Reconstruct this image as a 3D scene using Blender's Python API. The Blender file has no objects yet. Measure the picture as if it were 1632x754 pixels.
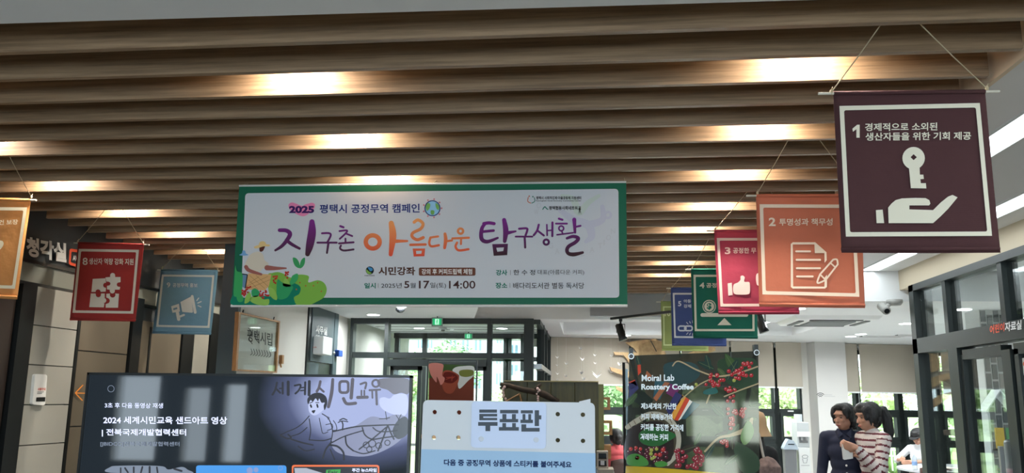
import bpy, bmesh, math, random
from mathutils import Vector, Matrix, Euler, noise
from mathutils.geometry import tessellate_polygon
random.seed(7)
sc = bpy.context.scene
COL = sc.collection
PI = math.pi

# ------------------------------------------------------------------ camera
F, CX, CY = 1340.0, 816.0, 377.0           # focal length and centre in pixels of the 1632 x 754 frame
def _n(v): return v.normalized()
Yc = _n(Vector((935-CX, -(638-CY), -F)))
Zc = Vector((895-CX, 7077.0, -F)); Zc = _n(Zc - Yc*Zc.dot(Yc))
Xc = Yc.cross(Zc)
R3 = Matrix((Xc, Yc, Zc))                  # world = R3 @ camera
CAM = Vector((0, 0, 1.6))
cd = bpy.data.cameras.new('camera'); cd.sensor_fit = 'HORIZONTAL'; cd.sensor_width = 36; cd.lens = F*36/1632
cd.clip_start = 0.05; cd.clip_end = 600
cam = bpy.data.objects.new('camera', cd); COL.objects.link(cam)
cam.matrix_world = Matrix.Translation(CAM) @ R3.to_4x4()
sc.camera = cam

# ------------------------------------------------------------------ sky, sun, window light, exposure
w = bpy.data.worlds.new('sky'); sc.world = w; w.use_nodes = True
bg = w.node_tree.nodes['Background']; bg.inputs[0].default_value = (0.80, 0.92, 1.0, 1); bg.inputs[1].default_value = 3.4
def lamp(name, kind, loc, rot, energy, color=(1, 1, 1), **k):
    l = bpy.data.lights.new(name, kind); l.energy = energy; l.color = color
    for a, b in k.items(): setattr(l, a, b)
    o = bpy.data.objects.new(name, l); COL.objects.link(o); o.location = loc; o.rotation_euler = rot
    return o
sun = lamp('sun', 'SUN', (0, 0, 30), (math.radians(38), math.radians(-14), 0), 7.0, (1, .97, .92), angle=.02)
# daylight entering by the windows of the lobby behind the photographer (the openings are cut in wall_back below)
BACK = [(-6.3, -5.7, .75, 1.85, 8), (-5.35, -5.0, .75, 1.7, 2.6), (-4.8, -4.5, .75, 1.75, 3.6), (-2.2, .5, .5, 2.5, 195), (1.45, 2.05, 1.06, 1.6, 6.5), (1.6, 2.05, .4, .85, 6), (2.14, 2.42, 1.06, 1.6, 4), (2.5, 5.4, .5, 2.5, 150)]
for (x0, x1, z0, z1, e) in BACK:
    lamp('window_daylight', 'AREA', ((x0+x1)/2, -5.1, (z0+z1)/2), (math.radians(90), 0, 0), e, (.84, .95, .74) if 1 < x0 < 2.3 else (.70, .86, 1.0),
         shape='RECTANGLE', size=x1-x0, size_y=z1-z0)
sc.view_settings.view_transform = 'Standard'; sc.view_settings.look = 'None'
sc.view_settings.exposure = 0.12; sc.view_settings.gamma = 1.0; sc.view_settings.use_curve_mapping = False
sc.cycles.use_denoising = True
sc.cycles.max_bounces = 8; sc.cycles.diffuse_bounces = 4; sc.cycles.transparent_max_bounces = 16
sc.cycles.sample_clamp_indirect = 6.0
sc.cycles.caustics_reflective = False; sc.cycles.caustics_refractive = False

# ------------------------------------------------------------------ materials
def lin(c): c = c/255; return c/12.92 if c <= .04045 else ((c+.055)/1.055)**2.4
def rgb(r, g, b, k=1.0): return (min(.95, lin(r)*k), min(.95, lin(g)*k), min(.95, lin(b)*k), 1)
MATS = {}
def mat(name, color=(.8, .8, .8, 1), rough=.6, metal=0.0, emit=None, es=1.0, bump=0.0, bscale=60, vary=0.0, vscale=4, spec=.5, alpha=None, stretch=(1, 1, 1)):
    if name in MATS: return MATS[name]
    m = bpy.data.materials.new(name); m.use_nodes = True; nt = m.node_tree; N = nt.nodes; L = nt.links
    b = N['Principled BSDF']
    b.inputs['Base Color'].default_value = color; b.inputs['Roughness'].default_value = rough; b.inputs['Metallic'].default_value = metal
    b.inputs['Specular IOR Level'].default_value = spec
    if emit: b.inputs['Emission Color'].default_value = emit; b.inputs['Emission Strength'].default_value = es
    if bump or vary:
        tc = N.new('ShaderNodeTexCoord'); mp = N.new('ShaderNodeMapping'); mp.inputs['Scale'].default_value = stretch
        L.new(tc.outputs['Object'], mp.inputs[0])
        if vary:
            nz = N.new('ShaderNodeTexNoise'); nz.inputs['Scale'].default_value = vscale; nz.inputs['Detail'].default_value = 5
            L.new(mp.outputs[0], nz.inputs['Vector'])
            mx = N.new('ShaderNodeMix'); mx.data_type = 'RGBA'; mx.inputs[6].default_value = tuple(c*(1-vary) for c in color[:3])+(1,); mx.inputs[7].default_value = tuple(min(1, c*(1+vary)) for c in color[:3])+(1,)
            L.new(nz.outputs[0], mx.inputs[0]); L.new(mx.outputs[2], b.inputs['Base Color'])
        if bump:
            n2 = N.new('ShaderNodeTexNoise'); n2.inputs['Scale'].default_value = bscale; n2.inputs['Detail'].default_value = 4
            L.new(mp.outputs[0], n2.inputs['Vector'])
            bp = N.new('ShaderNodeBump'); bp.inputs['Strength'].default_value = bump; bp.inputs['Distance'].default_value = .02
            L.new(n2.outputs[0], bp.inputs['Height']); L.new(bp.outputs[0], b.inputs['Normal'])
    if alpha is not None: b.inputs['Alpha'].default_value = alpha
    MATS[name] = m; return m
def pmat(r, g, b, k=1.25, rough=.75):           # plain printed colour
    return mat('print_%d_%d_%d%s' % (r, g, b, '_gloss' if rough < .3 else ''), rgb(r, g, b, k), rough, spec=.5 if rough < .3 else .2)
def emat(name, r, g, b, s=1.0, rough=.25):        # glowing screen colour
    return mat(name, (.01, .01, .012, 1), rough, emit=rgb(r, g, b), es=s)
def fabric(name, c):
    if name in MATS: return MATS[name]
    m = mat(name, c, .85, bump=.8, bscale=4.5, vary=.06, vscale=3, spec=.15)
    nt = m.node_tree; N = nt.nodes; L = nt.links
    wv = N.new('ShaderNodeTexWave'); wv.bands_direction = 'Z'; wv.inputs['Scale'].default_value = 90; wv.inputs['Distortion'].default_value = 1.5
    tc = N.new('ShaderNodeTexCoord'); L.new(tc.outputs['Object'], wv.inputs[0])
    bp = N.new('ShaderNodeBump'); bp.inputs['Strength'].default_value = .12; bp.inputs['Distance'].default_value = .004
    L.new(wv.outputs[0], bp.inputs['Height']); old = N['Principled BSDF'].inputs['Normal'].links[0].from_socket
    L.new(old, bp.inputs['Normal']); L.new(bp.outputs[0], N['Principled BSDF'].inputs['Normal'])
    return m
def wood(name, c1, c2, axis=(.6, 14, 14), rough=.45, scale=6):
    if name in MATS: return MATS[name]
    m = bpy.data.materials.new(name); m.use_nodes = True; nt = m.node_tree; N = nt.nodes; L = nt.links; b = N['Principled BSDF']
    tc = N.new('ShaderNodeTexCoord'); mp = N.new('ShaderNodeMapping'); mp.inputs['Scale'].default_value = axis
    nz = N.new('ShaderNodeTexNoise'); nz.inputs['Scale'].default_value = scale; nz.inputs['Detail'].default_value = 6; nz.inputs['Roughness'].default_value = .65
    cr = N.new('ShaderNodeValToRGB'); cr.color_ramp.elements[0].color = c1; cr.color_ramp.elements[1].color = c2
    cr.color_ramp.elements[0].position = .35; cr.color_ramp.elements[1].position = .68
    L.new(tc.outputs['Object'], mp.inputs[0]); L.new(mp.outputs[0], nz.inputs['Vector']); L.new(nz.outputs[0], cr.inputs[0]); L.new(cr.outputs[0], b.inputs['Base Color'])
    bp = N.new('ShaderNodeBump'); bp.inputs['Strength'].default_value = .08; bp.inputs['Distance'].default_value = .003
    L.new(nz.outputs[0], bp.inputs['Height']); L.new(bp.outputs[0], b.inputs['Normal'])
    b.inputs['Roughness'].default_value = rough; MATS[name] = m; return m
def glass(name, tint=(.92, .97, .96, 1), refl=.10):
    if name in MATS: return MATS[name]
    m = bpy.data.materials.new(name); m.use_nodes = True; nt = m.node_tree; N = nt.nodes; L = nt.links
    N.remove(N['Principled BSDF'])
    t = N.new('ShaderNodeBsdfTransparent'); t.inputs[0].default_value = tint
    g = N.new('ShaderNodeBsdfGlossy'); g.inputs['Roughness'].default_value = .02; g.inputs[0].default_value = (.9, .95, .95, 1)
    fr = N.new('ShaderNodeLayerWeight'); pw = N.new('ShaderNodeMath'); pw.operation = 'POWER'; pw.inputs[1].default_value = 4.5; L.new(fr.outputs['Facing'], pw.inputs[0])
    ma = N.new('ShaderNodeMath'); ma.operation = 'MULTIPLY_ADD'; ma.inputs[1].default_value = .9; ma.inputs[2].default_value = refl*.35
    L.new(pw.outputs[0], ma.inputs[0]); mx = N.new('ShaderNodeMixShader')
    L.new(ma.outputs[0], mx.inputs[0]); L.new(t.outputs[0], mx.inputs[1]); L.new(g.outputs[0], mx.inputs[2]); L.new(mx.outputs[0], N['Material Output'].inputs[0])
    MATS[name] = m; return m
def vgrad(name, top, bot, z0, z1):              # printed ink that runs from one colour to another up the cloth
    m = bpy.data.materials.new(name); m.use_nodes = True; nt = m.node_tree; N = nt.nodes; L = nt.links; b = N['Principled BSDF']
    tc = N.new('ShaderNodeTexCoord'); sx = N.new('ShaderNodeSeparateXYZ'); mr = N.new('ShaderNodeMapRange')
    mr.inputs[1].default_value = z0; mr.inputs[2].default_value = z1
    mx = N.new('ShaderNodeMix'); mx.data_type = 'RGBA'; mx.inputs[6].default_value = bot; mx.inputs[7].default_value = top
    L.new(tc.outputs['Object'], sx.inputs[0]); L.new(sx.outputs[2], mr.inputs[0]); L.new(mr.outputs[0], mx.inputs[0]); L.new(mx.outputs[2], b.inputs['Base Color'])
    b.inputs['Roughness'].default_value = .8; return m

M_wall = mat('white_paint', rgb(205, 203, 196), .8, bump=.05, bscale=80, vary=.03)
M_ceil = mat('ceiling_paint', rgb(232, 234, 234), .85, bump=.03, bscale=120, vary=.02)
M_black = mat('black_metal', rgb(22, 26, 27), .35, .3)
M_frame = mat('dark_aluminium', rgb(28, 36, 35), .45, .1)
M_slate = mat('slate_paint', rgb(62, 76, 80), .55, vary=.05)
M_navyslate = mat('dark_slate_board', rgb(42, 50, 56), .6, vary=.08)
M_beige = mat('beige_paint', rgb(196, 184, 160), .8, vary=.03)
M_white = mat('white_plastic', rgb(228, 230, 228), .4)
M_cord = mat('twine', rgb(190, 175, 145), .9)
M_rod = mat('white_dowel', rgb(215, 210, 195), .6)
M_glass = glass('clear_glass', (.96, .985, .975, 1))
M_brass = mat('steel', rgb(170, 172, 172), .35, .9)
M_slat = wood('oak_laminate', rgb(118, 96, 73), rgb(164, 137, 108), (.25, 10, 10), .42)

# ------------------------------------------------------------------ planes and projection helpers
def ray(px, py): return R3 @ Vector((px-CX, -(py-CY), -F))
class Plane:
    def __init__(s, p, n): s.p = Vector(p); s.n = Vector(n).normalized()
    def at(s, px, py, off=0.0):
        r = ray(px, py); P = s.p + s.n*off
        return CAM + r*((P-CAM).dot(s.n)/r.dot(s.n))
    def __call__(s, px, py, off=0.0): return s.at(px, py, off)
def PYp(Y): return Plane((0, Y, 0), (0, -1, 0))
def PXp(X): return Plane((X, 0, 0), (-1 if X > 0 else 1, 0, 0))
def PZp(Z): return Plane((0, 0, Z), (0, 0, -1 if Z > 1.6 else 1))

# ------------------------------------------------------------------ object helpers
def wloc(o):
    v = Vector((0, 0, 0))
    while o is not None: v = v + o.location; o = o.parent
    return v
def tag(o, label=None, cat=None, group=None, kind=None):
    if label: o['label'] = label
    if cat: o['category'] = cat
    if group: o['group'] = group
    if kind: o['kind'] = kind
    return o
def thing(name, loc, label, cat, group=None):
    o = bpy.data.objects.new(name, None); COL.objects.link(o); o.location = loc; o.empty_display_size = .1
    return tag(o, label, cat, group)
def mk(name, verts, faces, m, parent=None, smooth=False):
    base = wloc(parent) if parent else Vector((0, 0, 0))
    me = bpy.data.meshes.new(name); me.from_pydata([tuple(Vector(v)-base) for v in verts], [], faces); me.update()
    if m: me.materials.append(m)
    if smooth:
        for p in me.polygons: p.use_smooth = True
    o = bpy.data.objects.new(name, me); COL.objects.link(o)
    if parent: o.parent = parent
    return o
class MB:
    def __init__(s): s.v = []; s.f = []
    def add(s, vs, fs):
        k = len(s.v); s.v += [Vector(v) for v in vs]; s.f += [tuple(i+k for i in f) for f in fs]; return s
    def box(s, x0, x1, y0, y1, z0, z1, skew=None):
        v = [Vector((x, y, z)) for x in (x0, x1) for y in (y0, y1) for z in (z0, z1)]
        if skew: v = [skew(p) for p in v]
        return s.add(v, [(0, 1, 3, 2), (4, 6, 7, 5), (0, 4, 5, 1), (2, 3, 7, 6), (0, 2, 6, 4), (1, 5, 7, 3)])
    def hexa(s, q, d):                     # quad q (4 points) thickened by vector d
        q = [Vector(p) for p in q]; d = Vector(d)
        return s.add(q+[p+d for p in q], [(0, 1, 2, 3), (7, 6, 5, 4), (0, 4, 5, 1), (1, 5, 6, 2), (2, 6, 7, 3), (3, 7, 4, 0)])
    def tube(s, pts, r, n=8, cap=True):
        pts = [Vector(p) for p in pts]; rs = r if isinstance(r, (list, tuple)) else [r]*len(pts); rings = []
        ref = None
        for i, p in enumerate(pts):
            d = (pts[min(i+1, len(pts)-1)]-pts[max(i-1, 0)]).normalized()
            if ref is None: ref = Vector((0, 0, 1)) if abs(d.z) < .9 else Vector((1, 0, 0))
            a = d.cross(ref).normalized(); b = d.cross(a).normalized(); ref = a.cross(d)
            rings.append([p+(a*math.cos(2*PI*k/n)+b*math.sin(2*PI*k/n))*rs[i] for k in range(n)])
        vs = [v for rg in rings for v in rg]; fs = []
        for i in range(len(pts)-1):
            for k in range(n): fs.append((i*n+k, i*n+(k+1) % n, (i+1)*n+(k+1) % n, (i+1)*n+k))
        if cap: fs.append(tuple(range(n-1, -1, -1))); fs.append(tuple((len(pts)-1)*n+k for k in range(n)))
        return s.add(vs, fs)
    def lathe(s, c, prof, n=20):            # prof: list of (r, z) about vertical axis at c
        c = Vector(c); vs = []; fs = []
        for r, z in prof:
            for k in range(n): vs.append(c+Vector((r*math.cos(2*PI*k/n), r*math.sin(2*PI*k/n), z)))
        for i in range(len(prof)-1):
            for k in range(n): fs.append((i*n+k, i*n+(k+1) % n, (i+1)*n+(k+1) % n, (i+1)*n+k))
        fs.append(tuple(range(n-1, -1, -1))); fs.append(tuple((len(prof)-1)*n+k for k in range(n)))
        return s.add(vs, fs)
    def ball(s, c, r, n=8, m=6):
        c = Vector(c); rx, ry, rz = r if isinstance(r, (tuple, list)) else (r, r, r); vs = []; fs = []
        for i in range(m+1):
            t = PI*i/m
            for k in range(n): vs.append(c+Vector((rx*math.sin(t)*math.cos(2*PI*k/n), ry*math.sin(t)*math.sin(2*PI*k/n), rz*math.cos(t))))
        for i in range(m):
            for k in range(n): fs.append((i*n+k, (i+1)*n+k, (i+1)*n+(k+1) % n, i*n+(k+1) % n))
        return s.add(vs, fs)
    def build(s, name, m, parent=None, smooth=False): return mk(name, s.v, s.f, m, parent, smooth)
def box(name, x0, x1, y0, y1, z0, z1, m, parent=None, skew=None): return MB().box(x0, x1, y0, y1, z0, z1, skew).build(name, m, parent)
def bevel(o, wd=.004, seg=2):
    b = o.modifiers.new('bevel', 'BEVEL'); b.width = wd; b.segments = seg; b.limit_method = 'ANGLE'; return o

# flat shapes: each shape is a list of loops (outer, holes...) of 2D pixel points
def arc(cx, cy, rx, ry=None, n=28, a0=0, a1=360):
    ry = ry or rx; full = abs(a1-a0) >= 360
    return [(cx+rx*math.cos(math.radians(a0+(a1-a0)*k/(n if full else n-1))), cy+ry*math.sin(math.radians(a0+(a1-a0)*k/(n if full else n-1)))) for k in range(n)]
def disc(cx, cy, rx, ry=None, n=28): return [arc(cx, cy, rx, ry, n)]
def ring(cx, cy, rx, w, ry=None, n=32):
    ry = ry or rx; return [arc(cx, cy, rx+w/2, ry+w/2, n), arc(cx, cy, rx-w/2, ry-w/2, n)]
def crom(pts, closed=False, k=6):
    P = [Vector(p) for p in pts]; out = []; n = len(P)
    for i in range(n if closed else n-1):
        a, b, c, d = (P[(i-1) % n], P[i], P[(i+1) % n], P[(i+2) % n]) if closed else (P[max(i-1, 0)], P[i], P[i+1], P[min(i+2, n-1)])
        for j in range(k):
            t = j/k; out.append(.5*((2*b)+(c-a)*t+(2*a-5*b+4*c-d)*t*t+(3*b-a-3*c+d)*t**3))
    if not closed: out.append(P[-1])
    return out
def blob(pts): return [[tuple(p[:2]) for p in crom(pts, True, 5)]]
def stroke(pts, wd, k=6):                   # brush stroke with round ends; returns shape
    n = len(pts); ws = wd if isinstance(wd, (list, tuple)) else [wd]*n
    if len(ws) != n: ws = [ws[0]+(ws[-1]-ws[0])*i/(n-1) for i in range(n)]
    P = crom([(p[0], p[1], ws[i]) for i, p in enumerate(pts)], False, k) if n > 2 else [Vector((pts[0][0], pts[0][1], ws[0])), Vector((pts[1][0], pts[1][1], ws[1]))]
    L_, R_ = [], []
    for i, p in enumerate(P):
        d = (P[min(i+1, len(P)-1)]-P[max(i-1, 0)]); d = Vector((d.x, d.y)); d = d.normalized() if d.length > 1e-9 else Vector((1, 0)); nn = Vector((-d.y, d.x))*p.z/2
        L_.append((p.x+nn.x, p.y+nn.y)); R_.append((p.x-nn.x, p.y-nn.y))
    return ('strip', L_, R_, (P[0].x, P[0].y, P[0].z/2), (P[-1].x, P[-1].y, P[-1].z/2))
def quad(a, b, c, d): return [[a, b, c, d]]
def rrect(x0, y0, x1, y1, r, n=5):
    o = []
    for cx, cy, a in ((x1-r, y0+r, -90), (x1-r, y1-r, 0), (x0+r, y1-r, 90), (x0+r, y0+r, 180)):
        o += [(cx+r*math.cos(math.radians(a+90*k/n)), cy+r*math.sin(math.radians(a+90*k/n))) for k in range(n+1)]
    return o
def rquad(tl, tr, br, bl, r, n=5):          # rounded quad in px
    P = [Vector(p) for p in (tl, tr, br, bl)]; o = []
    for i in range(4):
        p, a, b = P[i], P[i-1], P[(i+1) % 4]
        s = p+(a-p).normalized()*r; e = p+(b-p).normalized()*r
        for k in range(n+1):
            t = k/n; o.append(tuple((s*(1-t)**2+p*2*t*(1-t)+e*t*t)[:2]))
    return o
def qframe(tl, tr, br, bl, wd, r=0):        # frame of a quad
    c = [Vector(p) for p in (tl, tr, br, bl)]; m = sum(c, Vector((0, 0)))/4
    inn = []
    for i in range(4):
        p = c[i]; a = (c[i-1]-p).normalized(); b = (c[(i+1) % 4]-p).normalized(); inn.append(p+(a+b)*wd)
    return [[tuple(p) for p in c], rquad(*inn, max(r, .5))]
def view(x0, y0, s): return lambda *p: (x0+p[0]/s, y0+p[1]/s)
def tr(f, shape):
    if shape[0] == 'strip':
        _, L_, R_, a, b = shape; k = (f(1, 0)[0]-f(0, 0)[0])
        return ('strip', [f(*p) for p in L_], [f(*p) for p in R_], (*f(a[0], a[1]), a[2]*k), (*f(b[0], b[1]), b[2]*k))
    return [[f(*p) for p in lp] for lp in shape]
def layer(name, shapes, plane, off, m, parent, view=None):
    vs = []; fs = []; step = min(6e-5, 6e-4/max(1, len(shapes))); off -= step
    for sh in shapes:
        off += step                      # each stroke lies a hair above the one before it
        if view: sh = tr(view, sh)
        if sh[0] == 'strip':
            _, L_, R_, a, b = sh; k = len(vs); n = len(L_)
            vs += [plane(*p, off) for p in L_]+[plane(*p, off) for p in R_]
            fs += [(k+i, k+i+1, k+n+i+1, k+n+i) for i in range(n-1)]
            for (cx, cy, r), s_, e_ in ((a, R_[0], L_[0]), (b, L_[-1], R_[-1])):
                k = len(vs); a0 = math.atan2(s_[1]-cy, s_[0]-cx); sg = 1 if s_ is R_[0] else -1
                q_ = (L_[1][0]+R_[1][0])/2-cx, (L_[1][1]+R_[1][1])/2-cy
                if s_ is not R_[0]: q_ = (L_[-2][0]+R_[-2][0])/2-cx, (L_[-2][1]+R_[-2][1])/2-cy
                if math.cos(a0+PI/2)*q_[0]+math.sin(a0+PI/2)*q_[1] > 0: sg = -1
                else: sg = 1
                vs += [plane(cx+r*math.cos(a0+sg*PI*j/7), cy+r*math.sin(a0+sg*PI*j/7), off) for j in range(8)]; fs.append(tuple(range(k, k+8)))
        else:
            loops = [[plane(*p, off) for p in lp] for lp in sh]; flat = [v for lp in loops for v in lp]; k = len(vs); vs += flat
            if len(loops) == 1 and len(flat) <= 4: fs.append(tuple(range(k, k+len(flat))))
            else: fs += [tuple(k+i for i in t) for t in tessellate_polygon(loops)]
    return mk(name, vs, fs, m, parent)
def glyphs(body, bold=.0):
    c = bpy.data.curves.new('t', 'FONT'); c.body = body; c.size = 1; c.offset = bold; c.resolution_u = 3
    o = bpy.data.objects.new('t', c); COL.objects.link(o); dg = bpy.context.evaluated_depsgraph_get()
    me = bpy.data.meshes.new_from_object(o.evaluated_get(dg)); v = [x.co.copy() for x in me.vertices]; f = [tuple(p.vertices) for p in me.polygons]
    bpy.data.objects.remove(o); bpy.data.curves.remove(c); bpy.data.meshes.remove(me); return v, f
class Text:                                  # collects fitted words into one lettering mesh
    def __init__(s, plane, off): s.v = []; s.f = []; s.plane = plane; s.off = off
    def put(s, body, x0, y0, x1, y1, bold=.015, skew=0.0, lean=0.0):   # box in px; skew: px rise of the right end; lean: px shift of bottom
        v, f = glyphs(body, bold); xs = [p.x for p in v]; ys = [p.y for p in v]; a, b, c, d = min(xs), max(xs), min(ys), max(ys); k = len(s.v)
        for p in v:
            u = (p.x-a)/(b-a); t = (d-p.y)/(d-c); s.v.append(s.plane(x0+(x1-x0)*u+lean*t, y0+(y1-y0)*t-skew*u, s.off))
        s.f += [tuple(i+k for i in q) for q in f]; return s
    def vput(s, vw, body, x0, y0, x1, y1, bold=.015, skew=0.0, lean=0.0):
        a = vw(x0, y0); b = vw(x1, y1); kk = vw(1, 0)[0]-vw(0, 0)[0]; return s.put(body, *a, *b, bold, skew*kk, lean*kk)
    def build(s, m, parent, name='lettering'): return mk(name, s.v, s.f, m, parent)

# ================================================================== THE SETTING
LY0, LSP, LN = 2.87, .268, 29              # first slat, spacing, count
SL = -.018
XL, XR = -4.05, 1.62
def struct(o): o['kind'] = 'structure'; return o
struct(box('floor', -9, 13, -6, 8, -.1, 0, mat('floor_dim_bounce', rgb(104, 102, 98), .3, vary=.1), None))  # unseen near floor, made dark to keep bounced light off the slats
struct(box('floor', -9, 13, 8, 17, -.1, 0, mat('floor_bright_bounce', rgb(226, 224, 220), .3, vary=.05), None))  # unseen far floor, made pale to bounce light onto the far ceilings
# near ceiling: a sheet with the louvre opening cut out of it (three boxes in one mesh)
c = MB()
c.box(-9, 13, -6, 2.64, 2.9, 3.0); c.box(1.66, 13, 2.64, 8.6, 2.9, 3.0)
struct(c.build('ceiling', M_ceil))
pl = MB().box(-9, 1.66, 2.6, 17, 3.32, 3.4); pl.box(1.64, 1.66, 2.64, 8.6, 2.885, 3.32)
pl.box(-9, 1.66, 2.62, 2.64, 3.0, 3.32)
louv = struct(pl.build('ceiling', mat('plenum_paint', rgb(224, 205, 178), .8)))
first = None
for i in range(LN):
    y = LY0+i*LSP; xl = XL; xr = XR
    if y > 9.6: xr = XR-(y-9.6)*.62
    o = box('slat', xl, xr, y-.028, y, 2.9, 3.125, M_slat, None, skew=lambda p: Vector((p.x, p.y+SL*p.x, p.z)))
    o.parent = louv
# lamps of the louvre: rows in every third gap, shining down past the slat behind them
M_disc = mat('lamp_disc', (1, .9, .75, 1), .5, emit=(1, .9, .76, 1), es=14)
def recessed(loc, label, group, e, r=.05, col=(1, .87, .68), m=None, ring_r=.015, spread=150, down=0):
    t = thing('downlight', loc, label, 'ceiling light', group)
    L = Vector(loc)
    MB().lathe(L, [(r, -.004), (r+ring_r, -.006), (r+ring_r, .0), (r+ring_r*.9, .03), (r, .03)], 24).build('trim_ring', M_white, t, True)
    MB().lathe(L, [(r, -.008), (r*.9, -.009)], 24).build('diffuser', m or M_disc, t)
    l = lamp('lamp', 'AREA', (0, 0, -.012-down), (0, 0, 0), e, col, shape='DISK', size=r*2); l.data.spread = math.radians(spread); l.parent = t
    return t
rowname = ['first', 'second', 'third', 'fourth', 'fifth', 'sixth', 'seventh', 'eighth', 'ninth']
colname = {-3.4: 'on the left side', -1.25: 'near the middle', .88: 'on the right side'}
for r_ in range(9):
    y = LY0+(3*r_+1.5)*LSP+.02
    if y > 10.4: break
    for x in (-3.4, -1.25, .88):
        if y > 9 and x > .5: continue
        o = recessed((x, y+SL*x, 3.125), 'warm downlight above the %s lit gap of the slatted ceiling, %s' % (rowname[r_], colname[x]), 'warm lamps above the ceiling slats', 17, .036, (1, .90, .77))
        MB().tube([(x, y+SL*x, 3.16), (x, y+SL*x, 3.33)], .045, 14).build('can', M_black, o)
# lower ceiling over the far hall with a sunken tray, and its bulkheads
c = MB(); ZL = 2.6
c.box(1.66, 13, 8.6, 10.6, ZL, 2.66); c.box(1.657, 1.70, 8.597, 10.6, ZL-.003, 3.32); c.box(1.70, 13, 8.597, 8.64, ZL-.003, 3.32)
c.box(-.62, 13, 10.6, 11.0, ZL, 2.66); c.box(-1.45, 1.657, 10.597, 10.64, ZL-.003, 3.32)
c.box(-.62, -.35, 11, 17, ZL, 2.66); c.box(3.1, 13, 11, 17, ZL, 2.66); c.box(-.35, 3.1, 13.1, 17, ZL, 2.66)
c.box(-.37, 3.12, 10.98, 13.12, 2.8, 2.85); c.box(-.37, -.347, 10.98, 13.12, 2.597, 2.8); c.box(3.097, 3.12, 10.98, 13.12, 2.597, 2.8)
c.box(-.347, 3.097, 13.097, 13.12, 2.597, 2.8); c.box(-.347, 3.097, 10.98, 11.003, 2.597, 2.8)
c.add([(-3.06, 7.2, ZL), (-.85, 7.2, ZL), (-1.42, 10.6, ZL), (-3.06, 10.6, ZL), (-3.06, 7.2, 3.32), (-.85, 7.2, 3.32), (-1.42, 10.6, 3.32), (-3.06, 10.6, 3.32)],
      [(0, 1, 2, 3), (7, 6, 5, 4), (0, 4, 5, 1), (1, 5, 6, 2), (2, 6, 7, 3), (3, 7, 4, 0)])
c.box(-9, -.62, 10.64, 14.6, ZL, 2.66)
struct(c.build('ceiling', M_ceil))
# grey boxed beam across the far end of the slats
g = MB(); g.box(.05, 1.66, 10.5, 10.6, 2.63, 2.9); struct(g.build('trim_1', mat('grey_paint', rgb(150, 152, 154), .8)))
# outer shell
wbk = MB(); xs_ = sorted({-9.0, 13.0}|{w_[0] for w_ in BACK}|{w_[1] for w_ in BACK})
for xa, xb in zip(xs_, xs_[1:]):
    z = 0.0
    for w_ in sorted((w_ for w_ in BACK if w_[0] < (xa+xb)/2 < w_[1]), key=lambda w_: w_[2]): wbk.box(xa, xb, -5.2, -5, z, w_[2]); z = w_[3]
    wbk.box(xa, xb, -5.2, -5, z, 3.4)
struct(wbk.build('wall_back', M_wall))
struct(box('wall_left', -9.1, -9, -5, 9.8, 0, 3.4, M_wall))
struct(box('wall_right', 12.8, 13, -5, 17, 0, 3.4, M_wall)); 
struct(box('wall_right', 3.16, 13, -5, -4.8, 0, 2.9, M_wall))
# ---- left wall: dark boards, doors and pale panels, receding along the slats
LW = Plane((-4.75, 0, 0), (1, -.067, 0))
wn = LW.n; wd_ = Vector((.067, 1, 0)).normalized()
def LWp(px, z):                              # point on the left wall straight below/above pixel column px at height z
    r = ray(px, 600); P = CAM+r*((LW.p-CAM).dot(LW.n)/r.dot(LW.n)); return Vector((P.x, P.y, z))
def lw_y(px): return LWp(px, 0).y
def lwbox(mb, y0, y1, z0, z1, d0, d1):       # box on left wall between depths y0..y1, proud from d0 to d1
    a = lambda y, d, z: Vector((-4.75+.067*y, y, z))+wn*d
    mb.add([a(y, d, z) for y in (y0, y1) for d in (d0, d1) for z in (z0, z1)], [(0, 1, 3, 2), (4, 6, 7, 5), (0, 4, 5, 1), (2, 3, 7, 6), (0, 2, 6, 4), (1, 5, 7, 3)]); return mb
wl = struct(lwbox(MB(), 3.2, 9.6, 0, 3.4, -.3, 0).build('wall_left', M_navyslate))
y_a, y_b, y_c, y_d, y_e, y_f, y_g = [lw_y(p) for p in (33, 108, 200, 212, 283, 300, 324)]
zsig = 2.62; ztop = 2.44
M_pale = mat('pale_grey_panel', rgb(156, 156, 148), .6, vary=.04, vscale=2, bump=.03, bscale=40)
M_brown = mat('taupe_panel', rgb(98, 91, 78), .55, vary=.08, vscale=3)
lwbox(MB(), 3.3, y_g+.2, ztop+.015, zsig-.02, 0, .02).build('panel', mat('fascia_grey', rgb(128, 132, 124), .6, vary=.05), wl)
lwbox(MB(), 3.3, y_g+.2, zsig-.02, zsig+.005, 0, .045).build('rail', M_black, wl)
lwbox(MB(), 3.3, y_g+.2, ztop-.01, ztop+.015, 0, .035).build('rail', M_black, wl)
zz = [ztop-.012-.305*k for k in range(8)]
for k in range(7): lwbox(MB(), y_a, y_b-.02, zz[k+1]+.008, zz[k], .0, .05).build('panel', M_pale, wl)
lwbox(MB(), y_a-.16, y_a-.005, 0, ztop-.01, 0, .06).build('frame', M_black, wl)
lwbox(MB(), y_b-.015, y_b+.02, 0, ztop-.01, 0, .055).build('frame', M_black, wl)
for ya, yb in ((y_b+.03, y_c-.03), (y_d+.02, y_e-.02)):
    for za, zb in ((0, .72), (.73, 1.33), (1.34, 1.96), (1.97, 2.42)) if ya < y_c else ((0, 2.3),):
        lwbox(MB(), ya, yb, za, zb, 0, .012).build('panel', M_brown, wl)
    if ya > y_c: lwbox(MB(), ya+.22*(yb-ya), ya+.26*(yb-ya), .05, 2.25, .012, .02).build('groove', M_black, wl)
lwbox(MB(), y_c-.02, y_d+.01, 0, 2.5, 0, .04).build('frame', M_black, wl)
lwbox(MB(), y_e-.01, y_f, 0, 2.35, 0, .03).build('frame', M_black, wl)
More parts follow.
